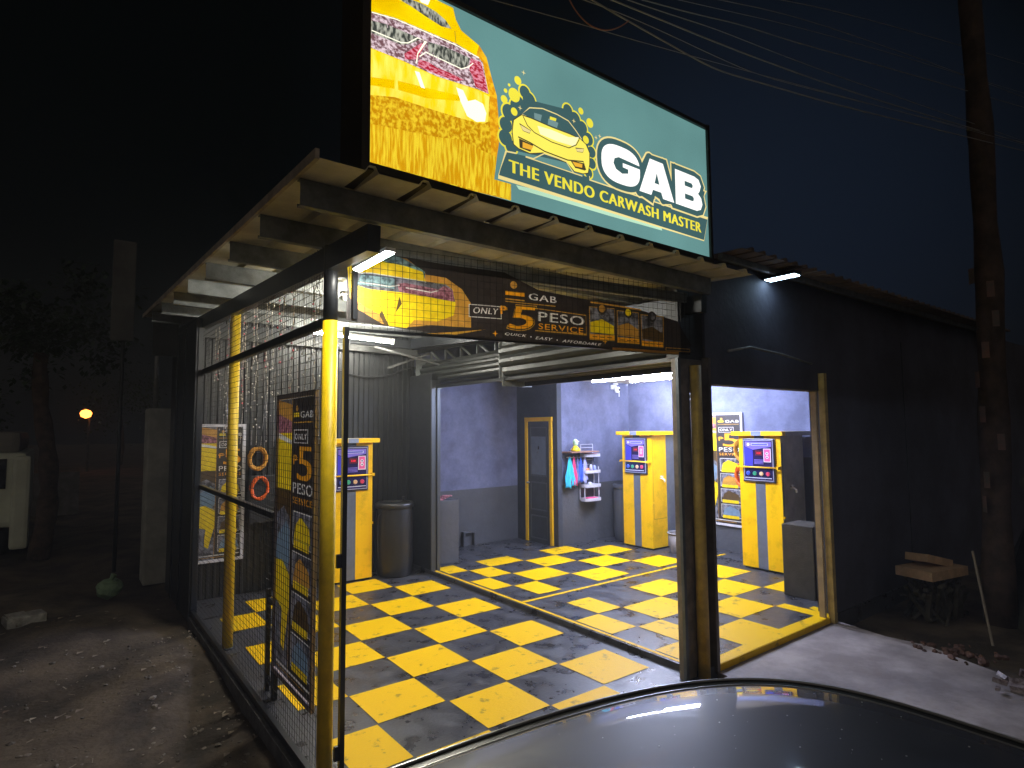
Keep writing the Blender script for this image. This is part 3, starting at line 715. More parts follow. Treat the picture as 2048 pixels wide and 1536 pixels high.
def wavy(s_, z): return .006*math.sin(s_*6.1)+.004*math.sin(s_*11+z*5)
a = Art(A0+FN*.0, FD, (0, 0, 1), FN, step=.0007); a.rec = []
a.poly([(0.044,3.205),(0.071,3.253),(0.444,3.255),(0.823,3.24),(1.185,3.236)]+[(1.469,3.132),(1.919,3.101),(2.477,3.055),(2.849,2.997),(3,2.797),(2.838,2.706),(2.296,2.705),(1.804,2.73),(1.146,2.731)]+[(0.804,2.744),(0.447,2.763),(0.045,2.796)], bk)
a.poly([(0.056,3.206),(0.151,3.251),(0.444,3.246),(0.585,3.155),(0.73,3.149),(0.851,3.078),(0.922,2.978),(0.922,2.809),(0.622,2.805),(0.447,2.776),(0.278,2.789),(0.115,2.874),(0.063,2.951)], bora)
a.poly([(0.046,3.201),(0.135,3.258),(0.358,3.261),(0.462,3.227),(0.576,3.172),(0.576,3.12),(0.065,3.113)], bc)
a.poly([(0.045,3.205),(0.103,3.216),(0.258,3.211),(0.445,3.191),(0.558,3.17),(0.581,3.103),(0.712,3.108),(0.786,3.072),(0.804,2.967),(0.79,2.887),(0.666,2.834),(0.498,2.83),(0.447,2.771),(0.295,2.781),(0.269,2.846),(0.179,2.888),(0.106,2.93),(0.062,2.991)], by)
a.poly([(0.073,3.114),(0.209,3.122),(0.393,3.113),(0.585,3.103),(0.73,3.101),(0.781,3.071),(0.8,2.985),(0.712,2.99),(0.586,3),(0.394,3.011),(0.194,3.012),(0.101,3.032)], bgr)
a.poly([(0.137,3.105),(0.359,3.101),(0.36,3.029),(0.113,3.037)], bc)
a.poly([(0.377,3.064),(0.428,3.078),(0.675,3.06),(0.721,3.091),(0.786,3.063),(0.795,2.984),(0.621,2.999),(0.394,3.011)], br)
a.stroke([(0.073,3.112),(0.209,3.12),(0.393,3.11),(0.585,3.102)], .006, bw)
a.stroke([(0.129,3.055),(0.326,3.042),(0.394,3.058)], .008, bw); a.stroke([(0.437,3.045),(0.621,3.033),(0.675,3.052)], .008, bw)
a.poly([(0.277,2.88),(0.303,2.824),(0.328,2.776),(0.295,2.781),(0.261,2.845)], bdk); a.poly([(0.394,2.982),(0.411,2.933),(0.369,2.87),(0.378,2.913)], bdk)
a.poly([(0.586,2.743),(0.712,2.759),(1.033,2.803),(0.804,2.752)], bg_)
# lettering
a.rect((.903, 2.885), (1.155, 2.978), bw); a.rect((.908, 2.890), (1.150, 2.973), bk)
a.text('ONLY', (.938, 2.914), (1.130, 2.916), bw, .044, bold=.03, shear=.2)
for gr, mm in ((.014, bg_), (.008, bk), (0, bo_)):
    a.text('5', (1.215, 2.822), (1.440, 2.826), mm, .170, bold=.04, shear=.15, grow=gr)
a.text('P', (1.150, 2.925), (1.195, 2.925), bo_, .06, bold=.05); a.rect((1.142, 2.957), (1.205, 2.962), bo_); a.rect((1.142, 2.968), (1.205, 2.973), bo_)
a.stroke([(1.44, 2.99), (1.905, 2.975), (1.905, 2.822), (1.44, 2.822)], .006, bg_)
a.text('PESO', (1.468, 2.896), (1.885, 2.890), bw, .072, bold=.04)
a.text('SERVICE', (1.468, 2.836), (1.875, 2.828), bo_, .044, bold=.03)
a.text('GAB', (1.388, 3.052), (1.628, 3.045), bw, .05, bold=.035)
a.rect((1.19, 3.07), (1.35, 3.10), bo_); a.rect((1.19, 3.035), (1.35, 3.045), bg_); a.rect((1.19, 3.018), (1.62, 3.024), bg_); a.disc((1.26, 3.15), .028, bora)
a.text('QUICK', (1.182, 2.768), (1.362, 2.763), bw, .022, bold=.05, shear=.3); a.disc((1.402, 2.772), .005, bw)
a.text('EASY', (1.442, 2.757), (1.592, 2.753), bw, .022, bold=.05, shear=.3); a.disc((1.632, 2.762), .005, bw)
a.text('AFFORDABLE', (1.677, 2.748), (2.045, 2.738), bw, .022, bold=.05, shear=.3)
for x in (1.105, 2.08):
    a.poly([(x-.022, 2.777), (x-.005, 2.782), (x, 2.80), (x+.005, 2.782), (x+.022, 2.777), (x+.005, 2.772), (x, 2.754), (x-.005, 2.772)], bo_)
for k, (x0, x1) in enumerate(((1.935, 2.175), (2.195, 2.425), (2.445, 2.69))):
    zt = 3.05-.012*k; zb = 2.785-.012*k
    a.rect((x0, zb), (x1, zt), bg_); a.rect((x0+.006, zb+.006), (x1-.006, zt-.006), bgr)
    a.poly([(x0+.01, zb+.06), (x1-.01, zb+.05), (x1-.01, zb+.12), ((x0+x1)/2, zb+.17), (x0+.01, zb+.14)], (by, bora, bdk)[k])
    a.disc(((x0+x1)/2, zt-.01), .045, bk); a.disc(((x0+x1)/2, zt-.01), .03, (bora, by, bgr)[k])
    a.rect((x0+.004, zb+.004), (x1-.004, zb+.045), bo_); a.text(('AIR', 'WAX', 'MAT')[k][:0] or '---', (x0+.03, zb+.022), (x1-.03, zb+.022), bk, .006)
a.rect((2.15, 2.712), (2.85, 2.732), bora)
a.rect((2.71, 2.735), (2.98, 2.765), bg_); a.rect((2.716, 2.741), (2.974, 2.759), bk)
a.stroke([(1.95, 3.085), (2.45, 3.06)], .012, bora)
a.build('printed_vinyl', bn, wavy)

# ------------------------------------------------------------------ posters
POSTER_FR = mat('pale_frame', (.62, .60, .62), .5, var=.15)
def poster(name, label, org, xd, nrm, w_, h_, frame=POSTER_FR, sheer=False):
    """framed price poster, lower left corner at org"""
    t = thing(name, label, 'poster', tuple(org), 'framed price posters')
    O = Vector(org); xd = Vector(xd).normalized(); nn = Vector(nrm).normalized(); f = .035; up = Vector((0, 0, 1))
    b = MB()
    def slab(u0, u1, v0, v1, d0, d1):
        P = [O+xd*u+up*v+nn*d for d in (d0, d1) for u, v in ((u0, v0), (u1, v0), (u1, v1), (u0, v1))]
        vs = [b.bm.verts.new(q) for q in P]
        for idx in ((0,3,2,1),(4,5,6,7),(0,1,5,4),(1,2,6,5),(2,3,7,6),(3,0,4,7)): b.bm.faces.new([vs[i] for i in idx])
    slab(0, f, 0, h_, 0, .025); slab(w_-f, w_, 0, h_, 0, .025); slab(f, w_-f, 0, f, 0, .025); slab(f, w_-f, h_-f, h_, 0, .025)
    b.build('frame', frame, t)
    b = MB()
    if sheer: b.bm.free()
    else: slab(f*.5, w_-f*.5, f*.5, h_-f*.5, .002, .010); b.build('backing', mat('poster_backing', (.05, .045, .04), .6), t)
    a = Art(O+nn*.0105, xd, up, nn, w_, h_, step=.0006); a.rec = []
    a.rect((.04, .02), (.40, .98), bgr)
    a.rect((.04, .66), (.40, .86), by); a.poly([(.04, .86), (.40, .86), (.40, .90), (.04, .93)], br); a.poly([(.04, .93), (.40, .90), (.40, .96), (.04, .98)], bora)
    a.poly([(.04, .84), (.40, .82), (.40, .835), (.04, .86)], bw)
    a.poly([(.04, .66), (.40, .66), (.40, .56), (.22, .60), (.04, .57)], bdk)
    a.poly([(.10, .50), (.30, .55), (.40, .52), (.40, .42), (.30, .38), (.04, .40), (.04, .46)], bblu)
    a.poly([(.04, .40), (.20, .41), (.40, .37), (.40, .26), (.28, .10), (.20, .12), (.22, .24), (.04, .26)], by)
    a.rect((.40, .02), (.96, .98), bk); a.rect((.40, .02), (.405, .98), bg_)
    a.text('GAB', (.62, .912), (.92, .912), bw, .022, bold=.035); a.rect((.45, .915), (.58, .93), by); a.disc((.53, .945), .03, bora, ry=.01); a.rect((.45, .895), (.92, .899), bg_)
    a.rect((.46, .825), (.80, .872), bw); a.rect((.47, .828), (.79, .869), bk); a.text('ONLY', (.49, .838), (.77, .838), bw, .02, bold=.03)
    a.text('5', (.56, .70), (.90, .70), bo_, .115, bold=.04); a.text('P', (.46, .75), (.55, .75), bo_, .035, bold=.05); a.rect((.44, .768), (.57, .771), bo_); a.rect((.44, .775), (.57, .778), bo_)
    a.text('PESO', (.46, .655), (.92, .655), bw, .036, bold=.035); a.text('SERVICE', (.46, .62), (.92, .62), bo_, .022, bold=.03)
    for k in range(4):
        v = .50-.135*k
        a.rect((.47, v-.02), (.93, v+.095), bw, lay=a.z+1); a.rect((.478, v-.016), (.922, v+.091), bgr, lay=a.z+2)
        a.poly([(.50, v), (.90, v), (.86, v+.05), (.66, v+.08), (.54, v+.05)], (by, bora, bdk, bblu)[k], lay=a.z+3)
        a.poly([(.50, v-.028), (.86, v-.028), (.86, v-.002), (.50, v-.002)], by, lay=a.z+4)
    a.z += 6
    a.rect((.08, .045), (.92, .052), bw); a.rect((.10, .033), (.80, .037), bg_)
    a.build('printed_sheet', t); return t
poster('price_poster', 'framed price poster on the back wall behind the far yellow post', (1.37, 8.29, .45), (1, 0, 0), (0, -1, 0), .57, 1.72)
poster('price_poster', 'dim framed price poster wired to the mesh beside the corner post', (1.358, 4.76, .30), (0, -1, 0), (-1, 0, 0), .88, 2.06, mat('dull_pink_frame', (.42, .34, .33), .6), True)
poster('price_poster', 'brightly lit framed price poster on the garage wall by the hose coils', (8.795, 6.22, .46), (0, -1, 0), (-1, 0, 0), .82, 1.85)

# ------------------------------------------------------------------ vending cabinets
SCR = mat('screen_violet', srgb((86, 84, 170)), .2, col2=srgb((150, 140, 220)), vscale=9, coat=.5)
def cabinet(label, loc, rz, side_mat, side_stripe, faucet=True):
    t = thing('vending_cabinet', label, 'vending machine', loc, 'yellow vending cabinets', rz, local=True)
    W = .63; D = .62; H = 1.90; hw = W/2
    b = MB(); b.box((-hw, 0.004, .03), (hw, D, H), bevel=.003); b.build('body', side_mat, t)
    b = MB(); b.box((-hw-.002, -.006, .03), (-.075, .002, H)); b.box((.075, -.006, .03), (hw+.002, .002, H)); b.build('yellow_front', YELP, t)
    b = MB(); b.box((-.0745, -.004, .03), (.0745, .002, H)); b.build('centre_stripe', GREYSTR, t)
    b = MB(); b.box((-hw+.02, .02, 0), (hw-.02, D-.02, .029)); b.build('plinth', BLACKP, t)
    top = b = MB(); b.box((-.39, -.085, H+.001), (-.075, .0, H+.062)); b.box((.075, -.085, H+.001), (.39, .0, H+.062))
    top = b.build('ledge_trim', YELP, t)
    b = MB(); b.box((-.0745, -.085, H+.001), (.0745, .0, H+.0615)); b.build('ledge_stripe', mat('blue_grey_stripe', (.20, .24, .34), .45), t)
    b = MB(); b.box((-.388, .0015, H+.001), (.388, D+.10, H+.06)); b.build('top_board', YELP if side_mat is YELP else side_mat, t)
    if side_stripe:
        b = MB(); b.box((hw+.0005, D-.24, .03), (hw+.005, D, H-.001)); b.build('side_stripe', GREYSTR, t)
    b = MB(); b.box((hw+.0005, .03, .50), (hw+.004, D-.26, .508)); b.box((hw+.0005, .03, .504), (hw+.004, .036, 1.8)); b.build('door_seam', DARKP if side_mat is not YELP else mat('seam_ochre', (.5, .3, .01), .5), t)
    # control panel
    b = MB(); b.box((-.245, -.035, 1.24), (.245, -.0065, 1.86), bevel=.012); p = b.build('control_panel', mat('panel_black', (.02, .02, .03), .3, coat=.4), t)
    b = MB(); b.box((-.225, -.042, 1.262), (.225, -.0355, 1.84)); b.build('panel_border', mat('panel_rim', (.30, .30, .42), .35), p)
    a = Art((0, -.0425, 0), (1, 0, 0), (0, 0, 1), (0, -1, 0), step=.0007)
    dk = mat('panel_navy', srgb((32, 26, 74)), .25, coat=.4); vi = mat('panel_violet', srgb((128, 112, 205)), .3); bu = mat('panel_blue', srgb((62, 62, 190)), .3); wh = mat('panel_white', (.8, .8, .85), .3)
    rd = lamp_mat('panel_red_led', (1, .03, .06), 1.6)
    a.rect((-.212, 1.275), (.212, 1.828), dk)
    a.poly([(-.20, 1.815), (.20, 1.815), (.20, 1.745), (-.08, 1.70), (-.20, 1.745)], vi); a.poly([(-.205, 1.74), (-.08, 1.69), (-.08, 1.47), (-.205, 1.47)], bu)
    for k in range(4): a.rect((-.06, 1.50+.018*k), (.08, 1.508+.018*k), vi)
    a.rect((-.04, 1.62), (.07, 1.69), mat('panel_maroon', (.12, .01, .02), .3)); a.text('0.00', (-.015, 1.642), (.045, 1.642), rd, .026, bold=.03)
    a.rect((.085, 1.53), (.195, 1.72), wh); a.rect((.095, 1.54), (.185, 1.71), mat('panel_pink', srgb((230, 90, 150)), .3)); a.disc((.14, 1.65), .022, wh); a.disc((.14, 1.60), .022, wh); a.disc((.14, 1.65), .010, dk); a.disc((.14, 1.60), .010, dk)
    a.rect((-.10, 1.76), (.16, 1.79), wh, lay=a.z); a.rect((-.09, 1.766), (.15, 1.784), bu); a.disc((-.14, 1.775), .022, wh)
    a.rect((-.20, 1.30), (.20, 1.308), wh); a.rect((-.20, 1.292), (.12, 1.296), vi)
    a.build('printed_face', p)
    for k, c in enumerate(((60, 90, 210), (60, 170, 120), (232, 190, 140), (222, 72, 100))):
        b = MB(); b.lathe([(.030, 0), (.030, .008), (.024, .014)], n=16)
        for v in b.bm.verts: v.co = Vector((v.co.x-.155+.10*k, -.0468-v.co.z, v.co.y+1.365))
        b.build('button', mat('button_%d' % k, srgb(c), .3, coat=.3), p)
    b = MB(); b.tube([(-.30, -.075, 1.455), (.30, -.075, 1.455)], .0105, 10); b.box((-.315, -.085, 1.44), (-.29, -.0065, 1.47)); b.box((.285, -.09, 1.435), (.315, -.0065, 1.475)); b.build('guard_bar', YELP, t)
    if faucet:
        b = MB(); b.tube([(hw, .22, 1.17), (hw+.05, .22, 1.17), (hw+.085, .22, 1.155), (hw+.09, .22, 1.11)], .014, 10); b.tube([(hw+.035, .22, 1.17), (hw+.035, .22, 1.205)], .008, 8); b.tube([(hw+.035, .185, 1.208), (hw+.035, .255, 1.208)], .009, 8)
        b.build('tap', mat('tap_white', (.7, .68, .62), .3), t)
    b = MB(); b.box((hw+.0005, .0, .76), (hw+.022, .03, .79)); b.build('hinge', YELP, t)
    return t
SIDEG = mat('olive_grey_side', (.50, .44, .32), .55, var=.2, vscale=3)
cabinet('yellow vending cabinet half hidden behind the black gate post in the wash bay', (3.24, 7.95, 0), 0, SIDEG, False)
cabinet('yellow sided vending cabinet at the far end of the garage', (7.88, 6.845, .05), -R(90), YELP, True)
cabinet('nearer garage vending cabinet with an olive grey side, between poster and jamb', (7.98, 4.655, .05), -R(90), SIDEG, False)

# ------------------------------------------------------------------ barrels and buckets
def barrel(label, x, y, z, h, r, m):
    t = thing('barrel', label, 'barrel', (x, y, z))
    b = MB(); b.lathe([(r*.90, 0), (r*.95, .02), (r, .12), (r*1.01, h*.5), (r, h*.86), (r*.93, h*.93), (r*.93, h*.955)], (x, y, z), 40); b.build('drum', m, t)
    b = MB(); b.lathe([(r*1.03, h*.93), (r*1.05, h*.94), (r*1.05, h*.985), (r*1.0, h), (r*.86, h), (r*.85, h*.985), (.01, h*.985)], (x, y, z), 40); b.build('lid', m, t)
    return t
BARM = mat('black_plastic_drum', (.022, .022, .022), .38, var=.2, vscale=3)
o = barrel('tall black plastic barrel beside the yellow cabinet in the wash bay', 3.93, 8.0, 0, 1.03, .262, BARM)
b = MB(); b.tube([(3.68, 7.93, .9), (3.63, 7.9, .86), (3.61, 7.88, .6), (3.62, 7.88, .3)], .006, 6); b.build('hose', BARM, o)
b = MB(); b.tube([(4.12, 8.1, 1.03), (4.12, 8.1, 1.09)], .02, 8); b.build('spout', BARM, o)
barrel('grey barrel standing behind the yellow sided cabinet', 8.33, 7.45, .05, 1.0, .27, mat('grey_plastic_drum', (.085, .09, .105), .5, var=.15, vscale=3))
def bucket(label, x, y, r, h, m):
    t = thing('bucket', label, 'bucket', (x, y, .05))
    b = MB(); b.lathe([(r*.78, 0), (r*.80, .01), (r*.98, h*.93), (r*.96, h*.93), (r*.76, .02), (.01, .02)], (x, y, .05), 36); b.build('pail', m, t)
    b = MB(); b.tube([(x+r*math.cos(k*math.pi/18), y+r*math.sin(k*math.pi/18), .05+h*.95) for k in range(36)], .012, 8, True); b.build('rim', mat('pail_rim', (.30, .29, .30), .5), t)
PAIL = mat('grey_brown_pail', (.20, .175, .16), .6, var=.25, vscale=6)
bucket('grey bucket beside the yellow sided cabinet', 8.08, 6.18, .165, .33, PAIL)
bucket('grey bucket between the nearer garage cabinet and the block pier', 7.95, 4.0, .205, .38, PAIL)

# ------------------------------------------------------------------ door
o = thing('door', 'narrow slate door in a bright yellow frame', 'door', (6.85, 8.25, .05))
b = MB(); b.box((6.835, 8.53, .055), (6.868, 8.60, 2.20)); b.box((6.835, 7.86, .055), (6.868, 7.925, 2.20)); b.box((6.833, 7.855, 2.201), (6.868, 8.605, 2.275)); b.build('frame', YELP, o)
DOORM = mat('slate_door', (.060, .068, .080), .55, var=.2, vscale=3, bump=.15)
b = MB(); b.box((6.852, 7.93, .055), (6.867, 8.525, 2.198)); pn = b.build('leaf', DOORM, o)
b = MB()
for z0, z1 in ((1.22, 2.10), (.62, 1.12), (.12, .53)):
    b.box((6.846, 8.0, z0), (6.8515, 8.02, z1)); b.box((6.846, 8.44, z0), (6.8515, 8.46, z1)); b.box((6.846, 8.021, z0), (6.8515, 8.439, z0+.02)); b.box((6.846, 8.021, z1-.02), (6.8515, 8.439, z1))
b.build('moulding', mat('door_moulding', (.085, .095, .11), .5), pn)
b = MB(); b.box((6.847, 8.03, 1.25), (6.8515, 8.43, 1.93)); b.build('upper_panel', mat('grey_blue_panel', (.16, .19, .25), .5, var=.12), pn)
b = MB(); b.tube([(6.85, 8.50, 1.10), (6.80, 8.50, 1.10)], .016, 10); b.tube([(6.80, 8.515, 1.10), (6.80, 8.44, 1.10)], .008, 8); b.build('handle', STEEL, o)
b = MB(); b.box((6.838, 8.20, 1.70), (6.8465, 8.23, 1.76)); b.tube([(6.84, 8.215, 1.66), (6.81, 8.215, 1.63)], .006, 6); b.build('hook', BLACKP, o)

# ------------------------------------------------------------------ shelf, towels, caddy
o = thing('wall_shelf', 'small brown shelf with a peg rail on the garage wall', 'shelf', (7.35, 7.7, 1.64))
b = MB(); b.box((7.03, 7.55, 1.645), (7.70, 7.815, 1.668), bevel=.003); b.build('board', mat('brown_board', (.30, .16, .12), .5, var=.3), o)
b = MB(); b.box((7.05, 7.79, 1.55), (7.68, 7.815, 1.60)); b.build('rail', GWL, o)
for k in range(5):
    b = MB(); b.tube([(7.12+.085*k, 7.79, 1.56), (7.12+.085*k, 7.70, 1.56), (7.12+.085*k, 7.695, 1.585)], .007, 6); b.build('peg', WHITEP, o)
def towel(label, x, rgb, w_, drop, seed, flare=0.):
    r = random.Random(seed); b = MB(); n = 9; rows = 12; V = []
    for j in range(rows+1):
        t = j/rows; row = []
        ww = w_*(.16+.84*min(1, t*1.3))+flare*t
        for i in range(n+1):
            u = i/n-.5
            yy = 7.69-.035*math.cos(u*14+seed)*t-.02*math.sin(u*25+j*.5)*t
            zz = 1.575-drop*t*(1-.18*abs(u)*2*(1 if (i+seed) % 3 else .2))
            row.append(b.bm.verts.new((x+u*ww+flare*.15*t, yy, zz)))
        V.append(row)
    for j in range(rows):
        for i in range(n): b.bm.faces.new([V[j][i], V[j][i+1], V[j+1][i+1], V[j+1][i]]).smooth = True
    o = b.build('towel', mat('towel_%d' % seed, srgb(rgb), .95, var=.12, vscale=14, bump=.4, bscale=200), None, off=(x, 7.7, 1.575))
    m = o.modifiers.new('thick', 'SOLIDIFY'); m.thickness = .006
    return tag(o, label, 'towel', 'towels on the peg rail')
towel('sky blue towel hanging at the left end of the peg rail', 7.10, (60, 190, 225), .20, .55, 1, .06)
towel('hot pink towel hanging next to the sky blue one', 7.215, (240, 70, 120), .13, .52, 2)
towel('narrow grey blue towel between the pink and the deep blue towels', 7.29, (105, 115, 165), .09, .47, 3)
towel('deep blue towel on the fourth peg', 7.375, (60, 95, 210), .11, .46, 4)
towel('pale lavender towel on the last peg, next to the caddy', 7.47, (170, 170, 215), .12, .50, 5)
o = thing('toy_figure', 'small yellow toy figure with a pale green head on the shelf', 'toy', (7.24, 7.68, 1.668))
b = MB(); b.lathe([(.02, .0), (.085, .005), (.08, .04), (.045, .08), (.03, .10), (.01, .105)], (7.24, 7.68, 1.669), 20); b.build('body', mat('toy_yellow', (.85, .6, .02), .35), o)
b = MB(); b.lathe([(.01, .085), (.028, .09), (.045, .13), (.05, .16), (.042, .19), (.02, .212), (.003, .216)], (7.24, 7.68, 1.669), 20); b.build('head', mat('toy_pale_green', (.55, .75, .45), .4), o)
b = MB(); b.box((7.195, 7.63, 1.835), (7.285, 7.64, 1.85)); b.build('face', WHITEP, o)
o = thing('caddy_rack', 'white plastic three tier caddy full of bottles hanging on the wall', 'caddy', (7.62, 7.72, .78))
CAD = mat('white_caddy_plastic', (.55, .54, .62), .4)
b = MB()
for x in (7.45, 7.80):
    for y in (7.68, 7.80): b.tube([(x, y, .80), (x, y, 1.38)], .010, 6)
b.tube([(7.48, 7.80, 1.38), (7.48, 7.80, 1.78), (7.78, 7.80, 1.78), (7.78, 7.80, 1.38)], .008, 6)
for z in (1.42, 1.50, 1.72): b.tube([(7.48, 7.80, z), (7.78, 7.80, z)], .006, 6)
b.build('frame', CAD, o)
for z in (.78, 1.02, 1.27, 1.56):
    b = MB(); w2 = .20; d = .10
    pts = [(7.625+w2*math.copysign(abs(math.cos(t))**.5, math.cos(t)), 7.71+d*math.copysign(abs(math.sin(t))**.5, math.sin(t))) for t in (2*math.pi*k/28 for k in range(28))]
    prism(b, pts, z, z+.008)
    n = len(pts)
    for k in range(n):
        (x0, y0), (x1, y1) = pts[k], pts[(k+1) % n]
        b.face([(x0, y0, z), (x1, y1, z), (x1, y1, z+.055), (x0, y0, z+.055)])
    b.build('tray', CAD, o)
def cbottle(label, x, z, r, h, rgb, k, cat='bottle'):
    t = thing('bottle', label, 'bottle', (x, 7.70, z), 'bottles in the caddy')
    b = MB(); b.lathe([(r, 0), (r, h*.7), (r*.4, h*.82), (r*.4, h*.9)], (x, 7.70, z), 14); b.build('flask', mat('bottle_ink_%d' % k, srgb(rgb), .35), t)
    b = MB(); b.lathe([(r*.5, h*.901), (r*.5, h)], (x, 7.70, z), 12); b.build('cap', BLACKP, t)
cbottle('orange squat bottle on the upper tray of the caddy', 7.53, 1.279, .045, .10, (240, 120, 40), 0)
cbottle('dark topped clear bottle at the middle of the upper tray', 7.63, 1.279, .03, .17, (190, 190, 205), 1)
cbottle('blue white bottle at the right end of the upper tray', 7.72, 1.279, .03, .15, (140, 150, 210), 2)
cbottle('pale bottle on the middle tray of the caddy', 7.60, 1.029, .04, .10, (200, 200, 220), 3)
for nm, z, rgb, lb in (('sponge', .789, (230, 70, 130), 'hot pink sponge cloth on the bottom tray of the caddy'), ('sponge', 1.569, (235, 150, 165), 'pale pink sponge on the topmost tray of the caddy')):
    b = MB(); b.box((7.50, 7.64, z), (7.76, 7.77, z+.05), bevel=.02); solo(b, nm, mat('sponge_%d' % int(z*100), srgb(rgb), .9, bump=.4), lb, 'sponge', (7.63, 7.7, z))

# security camera
o = thing('security_camera', 'small white security camera on the garage wall under the tube lights', 'security camera', (8.36, 7.8, 2.75))
b = MB(); b.lathe([(.05, 0), (.05, .03), (.03, .04)], (8.36, 7.74, 2.88), 18); b.box((8.30, 7.76, 2.80), (8.42, 7.815, 2.88), bevel=.01); b.build('bracket', WHITEP, o)
b = MB(); b.lathe([(.01, -.06), (.04, -.05), (.055, -.01), (.05, .04), (.03, .055)], (8.36, 7.70, 2.79), 20); hd = b.build('head', WHITEP, o)
b = MB(); b.lathe([(.022, 0), (.02, .01)], (0, 0, 0), 16)
for v in b.bm.verts: v.co = Vector((8.355+v.co.x, 7.645-v.co.z, 2.785+v.co.y))
b.build('lens', BLACKP, hd)
b = MB(); b.tube([(8.43, 7.72, 2.78), (8.43, 7.72, 2.66)], .008, 8); b.build('aerial', WHITEP, o)

# brooms behind the far cabinet
def pole(label, x0, x1, z1, rgb, y, head):
    t = thing('brush_pole', label, 'brush', (x0, y, .05))
    b = MB(); b.tube([(x0, y, .12), (x1, y+.02, z1)], .012, 8); b.build('handle', mat('pole_%d' % int(z1*100), srgb(rgb), .5), t)
    b = MB(); b.box((x0-.05, y-.10, .055), (x0+.05, y+.10, .14), bevel=.02); b.build('head', mat('brush_head', srgb(head), .8), t)
pole('yellow handled brush leaning behind the yellow sided cabinet', 8.50, 8.62, 1.86, (235, 200, 40), 6.42, (180, 170, 190))
pole('orange handled brush leaning by the far cabinet, right of the yellow one', 8.58, 8.74, 1.68, (235, 140, 70), 6.36, (200, 180, 190))

# hose coils
def coil(label, c, r, m, nrm):
    t = thing('hose_coil', label, 'hose', c)
    b = MB(); pts = []
    for k in range(120):
        an = k/24*2*math.pi; rr = r*(1-.12*math.sin(k*.61)); d = .012+.016*(k//24)
        if nrm == 'x': pts.append((c[0]-d, c[1]+rr*math.cos(an)*.8, c[2]+rr*math.sin(an)))
        else: pts.append((c[0]+rr*math.cos(an)*.8, c[1]-d, c[2]+rr*math.sin(an)))
    b.tube(pts, .014, 7); b.build('tubing', m, t)
    b = MB()
    if nrm == 'x': b.box((c[0]-.09, c[1]-.02, c[2]+r*.5), (c[0]+.07, c[1]+.02, c[2]+r*.6))
    else: b.box((c[0]-.02, c[1]-.09, c[2]+r*.5), (c[0]+.02, c[1]+.04, c[2]+r*.6))
    b.build('hook', BLACKP, t)
ORH = mat('orange_hose', (.75, .12, .01), .4); YEH = mat('amber_hose', (.52, .24, .02), .45)
coil('amber hose coil on the back wall right of the far poster', (2.07, 8.22, 1.72), .13, YEH, 'y')
coil('orange hose coil hanging below the amber one on the back wall', (2.10, 8.22, 1.34), .13, ORH, 'y')
coil('brown amber hose coil overlapping the garage poster', (8.73, 5.36, 1.70), .16, YEH, 'x')
coil('orange hose coil below the amber one at the garage poster', (8.73, 5.34, 1.30), .18, ORH, 'x')
b = MB(); b.tube([(8.72, 5.33, 1.1), (8.70, 5.40, .8), (8.72, 5.30, .55), (8.70, 5.42, .35), (8.72, 5.36, .1)], .014, 8)
solo(b, 'hanging_hose', mat('brown_hose', (.10, .06, .06), .5), 'dark hose trailing down the garage wall from the coils', 'hose', (8.7, 5.35, .1))
b = MB(); b.box((1.98, 8.16, .9), (2.5, 8.28, 1.5), bevel=.01); b.box((2.3, 8.12, .0), (2.62, 8.28, 1.15), bevel=.01)
solo(b, 'pump_box', BLACKP, 'black pump housing against the back wall behind the mesh', 'pump box', (2.3, 8.2, 0))

# ------------------------------------------------------------------ roller shutter rolled up over the side opening
def shutter(label, y0, y1, z0, z1, x=4.40, n=7, m=None):
    t = thing('roller_shutter', label, 'roller shutter', (x, (y0+y1)/2, z0))
    m = m or mat('grey_green_slats', (.030, .034, .033), .42, .2, var=.25, vscale=5)
    b = MB(); r = (z1-z0)/2; zc = (z0+z1)/2; prof = []
    for k in range(48):
        an = math.pi*2*k/48
        rr = r*(.86, .97, 1, .97)[k % 4]; prof.append((x+.18+rr*.95*math.cos(an), zc+rr*math.sin(an)))
    A = [b.bm.verts.new((px, y0, pz)) for px, pz in prof]; B = [b.bm.verts.new((px, y1, pz)) for px, pz in prof]
    for k in range(48): b.bm.faces.new([A[k], A[(k+1) % 48], B[(k+1) % 48], B[k]])
    b.bm.faces.new(A); b.bm.faces.new(B[::-1]); b.build('rolled_slats', m, t)
    b = MB()
    b.bm.free()
    for yy in (y0-.012, y1): b = MB(); b.box((x-.05, yy, z0-.05), (x+.42, yy+.012, z1+.06)); b.build('end_plate', PURL, t)
    b = MB(); b.box((x+.30, y0, z0-.04), (x+.34, y1, z0+.18)); b.build('hood', BLACKP, t)
    return t
shutter('rolled up grey shutter at the far end of the side opening', 5.98, 8.15, 2.76, 3.12)
shutter('rolled up grey shutter nearer the banner, fatter roll', 3.36, 5.93, 2.66, 3.30, 4.42)
b = MB(); b.bar((4.42, 3.3, 2.70), (4.42, 7.62, 2.70), .05, .035)
solo(b, 'lintel_bar', BLS, 'black steel bar under the rolled shutters', 'lintel', (4.4, 5.5, 2.64))
